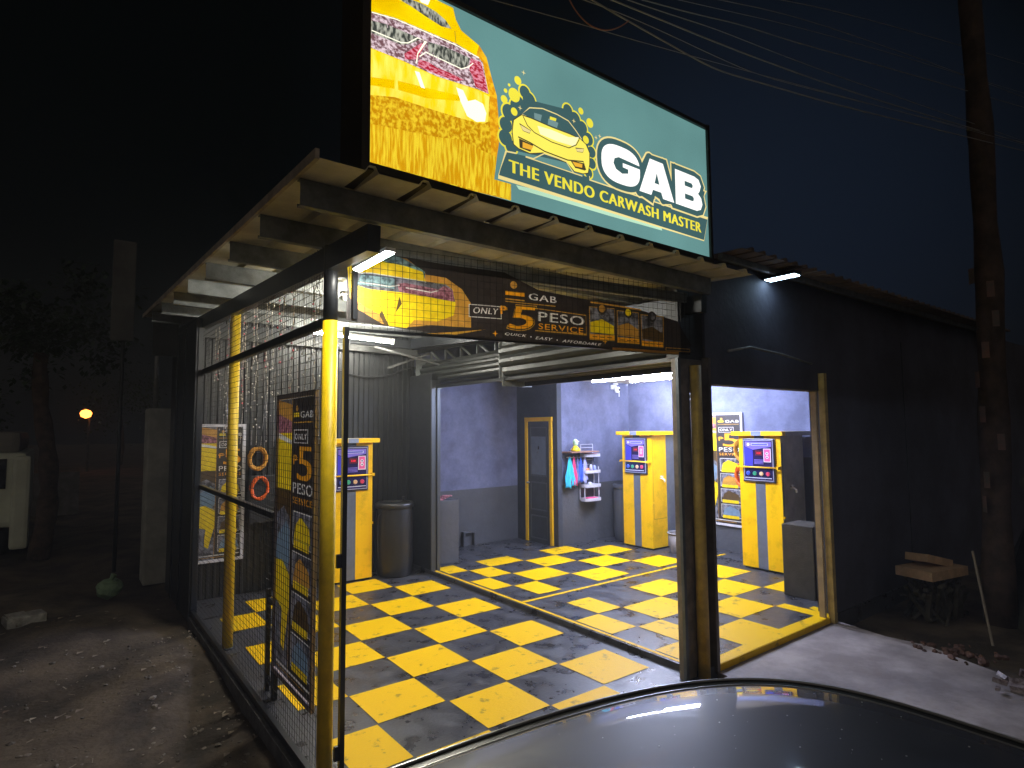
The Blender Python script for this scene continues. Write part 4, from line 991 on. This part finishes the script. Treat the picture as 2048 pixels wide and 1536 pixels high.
# steel truss over the shutters
o = thing('roof_truss', 'grey steel lattice girder above the rolled shutters', 'truss', (4.72, 6.5, 3.2))
b = MB(); b.bar((4.72, 5.6, 3.28), (4.72, 9.0, 3.38), .05); b.bar((4.72, 5.6, 3.04), (4.72, 9.0, 3.1), .05); b.build('chord', mat('lattice_grey', (.14, .145, .15), .5, .2), o)
b = MB(); y = 5.7; k = 0
while y < 8.9:
    b.bar((4.72, y, 3.055), (4.72, y+.42, 3.31) if k % 2 == 0 else (4.72, y-.0, 3.31), .03); y += .42 if k % 2 == 0 else .02; k += 1
b.build('web', MATS['lattice_grey'], o)
b = MB(); b.bar((1.4, 8.22, 3.30), (4.4, 8.22, 3.26), .05, .09); b.bar((3.6, 8.0, 3.28), (4.5, 7.6, 3.02), .03); b.bar((3.9, 8.2, 3.0), (4.5, 8.0, 3.24), .03)
solo(b, 'wall_beam', mat('mid_grey_steel', (.05, .052, .05), .5, .2), 'grey steel beam with struts along the top of the back wall', 'beam', (2.9, 8.2, 3.3))

# ------------------------------------------------------------------ lights
WARM = lamp_mat('tube_white', (1.0, .95, .82), 480); WARM2 = lamp_mat('tube_white_old', (1.0, .96, .84), 330)
COOL = lamp_mat('tube_cool_white', (.64, .71, 1.0), 950)
def tube_light(label, a, b_, m, shade=.0, grp='tube lights'):
    a = Vector(a); c = Vector(b_); t = thing('tube_light', label, 'tube light', tuple((a+c)/2), grp)
    b = MB(); d = (c-a).normalized(); b.tube([a+d*.02, c-d*.02], .014, 10); b.build('tube', m, t)
    b = MB(); b.bar(a+Vector((0, 0, .045)), c+Vector((0, 0, .045)), .05+shade, .025)
    b.bar(a+Vector((0, 0, .0)), a+d*.019+Vector((0, 0, 0)), .03, .04); b.bar(c-d*.019, c, .03, .04); b.build('batten', WHITEP, t)
    return t
tube_light('warm white tube light near the back of the wash bay, right of the corner post', (2.55, 7.62, 3.345), (3.72, 7.62, 3.30), WARM2)
tube_light('tube light hidden behind the banner under the front of the roof', (1.95, 5.05, 3.26), (3.15, 5.05, 3.26), WARM)
tube_light('cool tube light near the ceiling, deeper in the garage', (6.6, 5.95, 2.80), (6.6, 6.6, 2.80), COOL, .1)
tube_light('cool tube light near the ceiling, nearer the front of the garage', (6.5, 4.70, 2.80), (6.5, 5.90, 2.80), COOL, .1)
tube_light('second row cool tube light on the right of the garage ceiling', (7.7, 5.6, 2.86), (7.7, 6.8, 2.86), COOL, .1)
o = thing('strip_lamp', 'short lit strip lamp under the beam at the roof corner', 'strip lamp', (1.46, 3.2, 3.1))
b = MB(); b.box((1.42, 3.02, 3.092), (1.48, 3.50, 3.115)); b.build('housing', WHITEP, o)
b = MB(); b.box((1.427, 3.03, 3.084), (1.473, 3.49, 3.0915)); b.build('diffuser', lamp_mat('strip_white', (1, .97, .88), 230), o)
# floodlight on the eave
o = thing('floodlight', 'three cell floodlight shining under the garage eave', 'floodlight', (5.6, 2.95, 3.55))
b = MB(); b.box((5.53, 2.80, 3.545), (5.67, 3.13, 3.58)); b.build('housing', BLACKP, o)
for k in range(3):
    b = MB(); b.box((5.545, 2.812+.104*k, 3.538), (5.655, 2.90+.104*k, 3.5445)); b.build('led_cell', lamp_mat('led_cell', (.55, .78, 1.0), 22), o)

# icicle string lights
BULB = mat('clear_bulb', (.75, .72, .68), .25); PINKB = mat('pink_bulb', (.8, .12, .18), .3); WIRE = mat('clear_wire', (.42, .38, .33), .5)
for k in range(26):
    y = 3.95+k*.145+rnd.uniform(-.03, .03); x = 1.40+rnd.uniform(0, .10); z = 3.27; pts = [(x, y, z)]
    ln = rnd.choice((.35, .45, .6, .5))+(.55 if k % 4 == 2 else 0)
    while z > 3.27-ln:
        z -= .06; pts.append((x+rnd.uniform(-.012, .012), y+rnd.uniform(-.022, .022), z))
    t = thing('icicle_strand', 'unlit icicle light strand hanging behind the mesh under the beam', 'string light', (x, y, 3.27), 'icicle light strands')
    b = MB(WIRE, PINKB if k % 3 == 0 else BULB); b.tube(pts, .0032, 5); nf = len(b.bm.faces)
    for q in pts[1:]:
        if rnd.random() < .75: bmesh.ops.create_icosphere(b.bm, subdivisions=1, radius=rnd.uniform(.006, .011), matrix=Matrix.Translation(q))
    b.bm.faces.ensure_lookup_table()
    for f in b.bm.faces[nf:]: f.material_index = 1
    b.build('bulb_wire', None, t)
b = MB()
for k in range(120):
    y = rnd.uniform(3.9, 7.6); z = rnd.uniform(1.95, 2.72); 
    bmesh.ops.create_icosphere(b.bm, subdivisions=1, radius=rnd.uniform(.006, .010), matrix=Matrix.Translation((1.42+rnd.uniform(0, .2), y, z)))
for k in range(18):
    y = 4.0+k*.2; b.tube([(1.5, y, 2.78), (1.5+rnd.uniform(-.02, .02), y, 2.3), (1.5, y+rnd.uniform(-.03, .03), 1.95)], .0012, 4)
tag(b.build('hanging_beads', BULB), 'tiny clear beads on fine threads behind the mesh', 'beads', kind='stuff')

# ------------------------------------------------------------------ parked car in the foreground
def ring(cx, cy, a_, b_, n_, z, m=120):
    P = []
    for k in range(m):
        t = 2*math.pi*k/m; c, s_ = math.cos(t), math.sin(t)
        P.append(Vector((cx+a_*math.copysign(abs(c)**(2/n_), c), cy+b_*math.copysign(abs(s_)**(2/n_), s_), z)))
    return P
def loft(mb, rings, cap0=True, cap1=True):
    V = [[mb.bm.verts.new(q) for q in r] for r in rings]; n = len(V[0])
    for A, B in zip(V, V[1:]):
        for k in range(n):
            f = mb.bm.faces.new([A[k], A[(k+1) % n], B[(k+1) % n], B[k]]); f.smooth = True; f.material_index = mb.mi
    if cap0: mb.bm.faces.new(V[0][::-1]).material_index = mb.mi
    if cap1: mb.bm.faces.new(V[-1]).material_index = mb.mi
car = thing('parked_car', 'dark grey glossy car parked in front of the bays, roof nearest the viewer', 'car', (.2, .45, 0))
PAINT = mat('car_graphite', (.014, .017, .028), .5, 0., var=.2, vscale=2, coat=1.0)
CX, CY, RA, RB = .2, .45, 1.54, .74
b = MB(); rs = []
for s_, z in ((.943, 1.393), (.92, 1.404), (.88, 1.418), (.75, 1.434), (.55, 1.449), (.35, 1.457), (.15, 1.461)):
    rs.append(ring(CX, CY, RA-(1-s_)*RB*1.25, RB*s_, 3.3-1.1*(1-s_), z))
loft(b, rs, cap0=False); b.build('roof', PAINT, car)
b = MB(); dr = random.Random(3)
for k in range(260):
    q = dr.uniform(0, 1); s_ = .15+.75*q; zz_ = 1.461-.05*max(0, (s_-.15)/.80)**2.1
    P = ring(CX, CY, RA-(1-s_)*RB*1.25, RB*s_, 3.3-1.1*(1-s_), zz_+.0005)[dr.randrange(120)]
    r_ = dr.choice((.0008, .0011, .0015, .002))
    bmesh.ops.create_icosphere(b.bm, subdivisions=1, radius=r_, matrix=Matrix.Translation(P) @ Matrix.Diagonal((1, 1, .4, 1)))
wb_ = b.build('dust_specks', mat('pale_dust', (.45, .45, .45), .6), car); wb_['kind'] = 'stuff'
b = MB(); loft(b, [ring(CX, CY, RA, RB, 3.3, 1.386), ring(CX, CY, RA-.05, RB-.042, 3.3, 1.387)], False, False); b.build('drip_channel', mat('channel_black', (.006, .006, .007), .4), car)
b = MB(); b.tube(ring(CX, CY, RA+.001, RB+.001, 3.3, 1.388), .0042, 6, True); b.tube(ring(CX, CY, RA-.05, RB-.042, 3.3, 1.394), .003, 6, True); b.build('trim_strip', mat('trim_grey', (.30, .30, .30), .3, .8), car)
b = MB(); loft(b, [ring(CX, CY, RA+.02, RB+.03, 3.4, 1.375), ring(CX+.02, CY, RA+.16, RB+.13, 3.6, .98)], True, True); b.build('side_glass', mat('tinted_glass', (.01, .012, .014), .05, coat=1.), car)
b = MB(); loft(b, [ring(CX-.45, CY, RA+.78, RB+.155, 4.5, .975), ring(CX-.45, CY, RA+.83, RB+.19, 5, .90), ring(CX-.45, CY, RA+.86, RB+.20, 5, .62), ring(CX-.45, CY, RA+.84, RB+.19, 5, .36), ring(CX-.45, CY, RA+.76, RB+.14, 5, .24)]); b.build('body', PAINT, car)
for sx in (-2.05, 1.15):
    for sy in (-1, 1):
        yc = CY+sy*(RB+.13)
        b = MB(); b.lathe([(.20, -.09), (.30, -.09), (.315, -.07), (.315, .07), (.30, .09), (.20, .09)], n=36)
        for v in b.bm.verts: v.co = Vector((sx+v.co.x, yc+v.co.z, .315+v.co.y))
        wh = b.build('wheel', mat('tyre_rubber', (.012, .012, .012), .85), car)
        b = MB(); b.lathe([(.01, -.085), (.05, -.09), (.19, -.08), (.198, -.05), (.198, .05), (.19, .08), (.05, .09), (.01, .085)], n=36)
        for v in b.bm.verts: v.co = Vector((sx+v.co.x, yc+v.co.z, .315+v.co.y))
        b.build('rim', mat('alloy', (.4, .4, .42), .3, .9), wh)
for sy in (-1, 1):
    yy = CY+sy*.62
    b = MB(); b.box((2.10-.01, yy-.14, .62), (2.14, yy+.14, .78), bevel=.02); b.build('tail_lamp', mat('tail_red', (.35, .01, .01), .2, coat=1), car)
    b = MB(); b.box((-2.67, yy-.16, .60), (-2.62, yy+.16, .74), bevel=.02); b.build('headlight', mat('headlight_clear', (.5, .5, .52), .1, coat=1), car)

# ------------------------------------------------------------------ right of the garage
o = thing('cardboard_box', 'flattened cardboard box on a pile by the dark wall', 'cardboard box', (8.2, 2.6, .3))
CARD = mat('cardboard', (.62, .42, .25), .85, var=.2, vscale=6)
b = MB(); b.box((7.75, 2.45, .36), (8.45, 2.85, .46), rot_z(-.2)); b.build('carton', CARD, o)
b = MB(); b.box((7.95, 2.55, .475), (8.35, 2.83, .56), Matrix.Rotation(.25, 3, 'Y')@rot_z(-.3)); b.build('flap', CARD, o)
b = MB()
for k in range(60):
    b.bar((7.75+rnd.random()*.8, 2.42+rnd.random()*.45, -.1), (7.7+rnd.random()*.9, 2.4+rnd.random()*.5, .12+rnd.random()*.22), .015+.03*rnd.random())
tag(b.build('scrap_pile', mat('scrap', (.07, .065, .045), .8, var=.5, vscale=9)), 'tangled scrap wood under the cardboard box', 'scrap pile')
b = MB(); b.tube([(7.45, 1.95, -.1), (7.75, 2.15, .75)], .012, 6)
solo(b, 'stick', mat('pale_stick', (.25, .22, .18), .8), 'thin pale stick leaning at the right, beside the grey tarp', 'stick', (7.5, 2, 0))
b = MB()
tp = [(8.6, 2.2), (7.9, 1.5), (8.3, .6), (9.6, .2), (10.2, 1.6), (9.6, 2.5)]
apex = b.bm.verts.new((8.75, 1.9, 1.0)); ap2 = b.bm.verts.new((9.5, 1.3, 1.05))
vs = [b.bm.verts.new((x, y, -.12)) for x, y in tp]
for i in range(6):
    A_ = apex if i in (0, 1, 5) else ap2; b.bm.faces.new([vs[i], vs[(i+1) % 6], A_])
b.bm.faces.new([vs[2], ap2, apex]); b.bm.faces.new([vs[5], apex, ap2])
solo(b, 'tarpaulin', mat('dark_tarp', (.035, .04, .035), .6, var=.4, vscale=4, bump=.4, bscale=10), 'dark tarpaulin tented over a heap at the right edge', 'tarpaulin', (9, 1.4, 0))
b = MB()
for k in range(26):
    x = 6.15+rnd.gauss(0, .16); y = 1.32+rnd.gauss(0, .14); s_ = rnd.uniform(.03, .08)
    b.box((x-s_, y-s_*.4, .0+rnd.random()*.06), (x+s_, y+s_*.4, .015+rnd.random()*.10), Matrix.Rotation(rnd.uniform(0, 3), 3, Vector((rnd.random(), rnd.random(), 1)).normalized()))
solo(b, 'litter_heap', mat('litter', (.35, .30, .30), .5, col2=(.06, .035, .03), vscale=14), 'heap of plastic wrappers and rubbish at the driveway edge', 'litter', (6.15, 1.3, 0))
b = MB()
for k in range(34):
    x = 6.66+rnd.gauss(0, .13); y = 2.0+rnd.gauss(0, .2); s_ = rnd.uniform(.02, .07)
    rock(b, x, y, .0, s_*.7); rock(b, x+rnd.uniform(-.1, .1), y+rnd.uniform(-.1, .1), 0, s_*.3)
solo(b, 'bark_debris', mat('brown_chips', (.10, .05, .035), .9, var=.4), 'dark brown debris along the broken driveway edge', 'debris', (6.66, 2, 0))
def trunk(name, label, cat, x, y, h, r, m):
    pts = []; rr = []; n = 16
    for k in range(n):
        t = k/(n-1); pts.append((x+.10*math.sin(t*5), y+.06*math.cos(t*4), -.13+h*t)); rr.append(r*(1-.35*t)*(1+.10*math.sin(k*2.1)))
    t_ = thing(name, label, cat, (x, y, -.13)); b = MB(); b.tube(pts, rr, 14)
    for v in b.bm.verts: v.co += Vector((rnd.uniform(-1, 1), rnd.uniform(-1, 1), 0))*r*.08
    b.build('trunk', m, t_); return t_
BARK = mat('brown_bark', (.12, .075, .05), .9, col2=(.045, .03, .025), vscale=7, bump=1., bscale=14)
def crown(t_, c, r, n, m, leaf=.16, squash=.8):
    b = MB()
    cl_ = [(Vector((rnd.gauss(0, .5), rnd.gauss(0, .5), rnd.gauss(0, .45*squash))), rnd.uniform(.25, .5)) for _ in range(22)]
    for k in range(n):
        o_, cr = rnd.choice(cl_)
        q = Vector(c)+o_*r+Vector((rnd.gauss(0, 1), rnd.gauss(0, 1), rnd.gauss(0, 1)))*cr*r*.45
        d = Vector((rnd.uniform(-1, 1), rnd.uniform(-1, 1), rnd.uniform(-1, .4))).normalized(); s_ = d.cross(Vector((0, 0, 1))).normalized()*leaf*.28; L = d*leaf*rnd.uniform(.6, 1.2)
        b.face([q, q+L*.5+s_, q+L, q+L*.5-s_])
    b.build('crown', m, t_)
LEAF = mat('leaf_green', (.055, .09, .035), .6, var=.4, vscale=2)
t1 = trunk('utility_post', 'thick rough brown post rising at the right edge', 'post', 8.4, 2.05, 8.5, .15, mat('post_bark', (.085, .056, .045), .9, col2=(.035, .024, .02), vscale=4, bump=.8, bscale=14))
for k in range(9):
    b = MB(); z = 1.2+k*.33+rnd.uniform(-.1, .1); an = math.pi+rnd.uniform(-.9, .9); q = Vector((8.4+.155*math.cos(an), 2.05+.155*math.sin(an), z))
    b.box(q-Vector((.002, .035, .09)), q+Vector((.002, .035, .09)), rot_z(an+rnd.uniform(-.1, .1)))
    b.build('torn_bill', mat('faded_red_paper', (.20, .10, .085), .9, col2=(.10, .09, .08), vscale=5), t1)
b = MB(); b.lathe([(.01, -.01), (.14, -.01), (.15, .0), (.14, .012), (.01, .012)], n=28)
for v in b.bm.verts: v.co = Vector((10.35-v.co.z, 2.15+v.co.x, 1.30+v.co.y))
o = solo(b, 'round_plate', mat('dull_plate', (.16, .15, .12), .6), 'dull round plate hanging by the tree trunk', 'plate', (10.35, 2.15, 1.3))
b = MB(); b.box((10.36, 2.12, -.13), (10.42, 2.18, 2.4)); solo(b, 'wooden_stake', BARK, 'upright stake carrying the dull round plate', 'stake', (10.4, 2.15, 0))

# ------------------------------------------------------------------ left background
o = thing('concrete_pillar', 'pale weathered concrete pillar left of the wash bay', 'pillar', (1.0, 10.3, -.13))
b = MB(); b.box((1.04, 10.15, -.13), (1.40, 10.6, 2.42), bevel=.02); b.build('shaft', mat('pale_concrete', (.55, .56, .50), .85, col2=(.36, .37, .33), vscale=3, bump=.5), o)
b = MB(); b.tube([(1.14, 10.3, 2.42), (1.14, 10.3, 3.6)], .035, 10); b.build('pipe', STEEL, o)
o = thing('tall_board', 'tall narrow dim grey board standing on a pole behind the roof', 'board', (.75, 11.4, 0))
b = MB(); b.box((.60, 11.4, 3.55), (.92, 11.5, 5.2), bevel=.02); b.build('panel', mat('dim_board', (.13, .13, .12), .7, col2=(.08, .08, .08), vscale=2), o)
b = MB(); b.tube([(.78, 11.46, -.13), (.78, 11.46, 3.56)], .03, 10); b.build('pole', BLACKP, o)
t2 = trunk('tree', 'dark leafy tree behind the left end of the roof', 'tree', -.2, 13.4, 3.6, .16, BARK)
crown(t2, (-.1, 13.4, 4.1), 1.1, 2600, mat('dark_leaf', (.03, .06, .03), .6, var=.5, vscale=2), .15)
o = thing('white_van', 'pale van parked at the far left edge, only its corner showing', 'van', (-1.6, 14.5, 0))
VW = mat('van_white', (.75, .80, .66), .45, var=.12, vscale=1.5)
b = MB(); b.box((-3.2, 13.7, .42), (-.42, 17.6, 1.72), bevel=.10); b.build('body', VW, o)
b = MB(); b.box((-3.1, 13.95, 1.70), (-.52, 17.4, 2.10), bevel=.14); b.build('roof', mat('van_roof', (.22, .21, .19), .6), o)
b = MB(); b.box((-.62, 13.56, .05), (-.36, 13.86, 1.66), bevel=.06); b.build('corner_guard', VW, o)
b = MB(); b.box((-3.2, 13.56, .05), (-2.95, 13.86, 1.66), bevel=.06); b.build('corner_guard', VW, o)
b = MB(); b.box((-2.9, 13.685, 1.1), (-.7, 13.699, 1.62)); b.build('rear_window', mat('van_glass', (.02, .022, .025), .1, coat=1), o)
for x in (-3.0, -.72):
    for y in (14.4, 16.8):
        b = MB(); b.lathe([(.2, -.10), (.33, -.10), (.34, 0), (.33, .10), (.2, .10)], n=24)
        for v in b.bm.verts: v.co = Vector((x+v.co.z, y+v.co.x, .22+v.co.y))
        b.build('wheel', MATS['tyre_rubber'], o)
b = MB(); b.box((-2.0, 10.9, -.15), (-.2, 11.8, .14), rot_z(.2), bevel=.08)
o = thing('street_lamp', 'glowing orange street lamp far off on the left', 'street lamp', (1.22, 40, -.13))
b = MB(); b.tube([(1.3, 40, -.13), (1.3, 40, 3.2), (1.05, 39.8, 3.3)], .05, 8); b.build('pole', PURL, o)
b = MB(); b.lathe([(.02, -.28), (.22, -.18), (.28, 0), (.20, .14), (.02, .20)], (1.15, 39.8, 3.05), 16); b.build('bulb', lamp_mat('sodium', (1.0, .24, .035), 9), o)
for k, (x, y, r, h) in enumerate(((-4.2, 34, 1.9, 2.6), (-7.2, 37, 2.4, 3.0), (3.2, 46, 2.6, 4.2))):
    t3 = trunk('tree', ('low tree just left of the orange street lamp', 'farther bushy tree at the left edge under the lamp glow', 'tall dark tree beyond the orange street lamp')[k], 'tree', x, y, h, .14, BARK)
    crown(t3, (x, y, h*.95), r, 1100, LEAF, .26)
# boundary wall far left
b = MB(); b.box((-30, 20, -.14), (.5, 20.2, 1.0))
solo(b, 'boundary_wall', CONC, 'low concrete boundary wall far behind the van', 'wall', (-10, 20, 0))
# small things on the dirt
o = thing('plastic_bag', 'crumpled pale green plastic bag on the dirt by the pillar', 'plastic bag', (.62, 9.7, -.1))
b = MB(); bmesh.ops.create_icosphere(b.bm, subdivisions=3, radius=.15, matrix=Matrix.Translation((.62, 9.7, .0)))
for v in b.bm.verts:
    v.co.z = -.12+(v.co.z+.15)*.85; v.co += Vector((rnd.uniform(-1, 1), rnd.uniform(-1, 1), rnd.uniform(-1, 1)))*.018
b.build('sack', mat('pale_green_plastic', (.22, .34, .20), .4), o)
b = MB(); b.tube([(.62, 9.66, .1), (.66, 9.65, .19)], [.02, .04], 6); b.build('knot', MATS['pale_green_plastic'], o)
b = MB(); b.box((-.42, 8.95, -.16), (-.05, 9.2, -.02), rot_z(.25), bevel=.015); b.box((-.40, 8.97, -.018), (-.22, 9.18, -.008), rot_z(.25))
solo(b, 'foam_carton', mat('dirty_foam', (.30, .29, .27), .8, var=.4, vscale=12), 'squashed off white carton lying on the dirt at the left', 'carton', (-.23, 9.1, -.15))
b = MB(); b.tube([(.82, 3.35, -.10), (.93, 3.62, -.05), (1.02, 3.80, -.09), (1.10, 3.72, -.11)], .005, 5); b.tube([(.93, 3.62, -.05), (.99, 3.52, -.03)], .004, 5)
solo(b, 'dry_twig', mat('straw', (.42, .36, .24), .8), 'bent straw coloured twig on the dirt beside the kerb', 'twig', (.95, 3.6, -.1))

# ------------------------------------------------------------------ overhead wires
CAB = mat('cable_grey', (.34, .34, .33), .6); CABO = mat('cable_copper', (.5, .2, .1), .5)
def cable(label, pts, y0, y1, m=CAB, r=.0042):
    n = len(pts); P = []
    for i, (x, z) in enumerate(pts): P.append((x, y0+(y1-y0)*0, z))
    # extend both ways beyond the picture
    a_, b_ = Vector(P[0]), Vector(P[1]); P = [tuple(a_+(a_-b_).normalized()*7)]+P
    a_, b_ = Vector(P[-1]), Vector(P[-2]); P = P+[tuple(a_+(a_-b_).normalized()*16)]
    # smooth
    for _ in range(2):
        Q = [P[0]]
        for q, w_ in zip(P, P[1:]): Q += [tuple(Vector(q)*.75+Vector(w_)*.25), tuple(Vector(q)*.25+Vector(w_)*.75)]
        P = Q+[P[-1]]
    b = MB(); b.tube(P, r, 6); solo(b, 'overhead_cable', m, label, 'cable', P[0], 'cables crossing the night sky')
cable('lowest overhead cable, running just above the sign corner', [(1.936,4.116),(2.186,4.119),(2.466,4.127),(2.802,4.135),(3.027,4.158),(3.542,4.263),(4.197,4.388),(5.311,4.627),(9.759,5.593)], 1.89, 1.89)
cable('second lowest overhead cable over the sign', [(1.927,4.137),(2.197,4.184),(2.544,4.226),(2.969,4.267),(3.438,4.322),(4.106,4.464),(5.44,4.765)], 1.932, 1.932, r=.0022)
cable('pale overhead cable in the middle of the bundle', [(2.17,4.272),(2.493,4.322),(3.118,4.417),(3.679,4.512),(4.604,4.68),(6.146,4.993),(10.222,5.864)], 1.974, 1.974)
cable('overhead cable crossing near the middle of the night sky', [(2.336,4.373),(2.637,4.435),(3.081,4.535),(3.479,4.606),(3.934,4.686),(4.712,4.832),(5.695,5.028)], 2.016, 2.016, r=.0028)
cable('upper pale overhead cable', [(2.513,4.478),(2.989,4.602),(3.496,4.751),(4.21,4.914),(5.847,5.342),(10.804,6.596)], 2.058, 2.058, r=.0034)
cable('thin overhead cable high in the bundle', [(2.898,4.677),(3.45,4.844),(4.118,5.048),(5.432,5.418),(8.202,6.156)], 2.1, 2.1, r=.0022)
cable('faint overhead cable near the top of the night sky', [(3.401,4.929),(4.132,5.167),(5.049,5.422),(7.502,6.036),(11.29,6.952)], 2.142, 2.142, r=.0028)
cable('topmost overhead cable at the upper right', [(4.298,5.358),(5.165,5.655),(6.931,6.205),(11.662,7.633)], 2.184, 2.184, r=.0028)
cable('faint overhead cable passing left of the sign figures', [(1.524,3.859),(1.792,3.917),(2.135,3.984),(2.537,4.069),(3.015,4.171),(3.929,4.371)], 1.848, 1.848, r=.0018)
lp = [(1.69,3.974),(1.731,3.928),(1.785,3.9),(1.848,3.891),(1.931,3.91),(2.009,3.956),(2.064,4.002),(2.088,4.027)]
b = MB(); P = [(x, 1.8, z) for x, z in lp]
for _ in range(2):
    Q = [P[0]]
    for q, w_ in zip(P, P[1:]): Q += [tuple(Vector(q)*.75+Vector(w_)*.25), tuple(Vector(q)*.25+Vector(w_)*.75)]
    P = Q+[P[-1]]
b.tube(P, .003, 6); solo(b, 'cable_loop', CABO, 'slack copper coloured loop of cable above the sign', 'cable', P[0])

# ------------------------------------------------------------------ thin even haze, added to stand in for the veil of lens glare
hz = MB(); hz.box((-70, -45, -1.2), (90, 130, 14))
ho = hz.build('haze', None, None); ho['kind'] = 'stuff'
hm = bpy.data.materials.new('glare_haze'); hm.use_nodes = True; nt = hm.node_tree; nt.nodes.clear()
o = nt.nodes.new('ShaderNodeOutputMaterial'); v = nt.nodes.new('ShaderNodeVolumePrincipled'); v.inputs['Density'].default_value = .0035
v.inputs['Color'].default_value = (.9, .93, 1, 1); v.inputs['Anisotropy'].default_value = .4
nt.links.new(v.outputs[0], o.inputs['Volume']); ho.data.materials.clear(); ho.data.materials.append(hm)
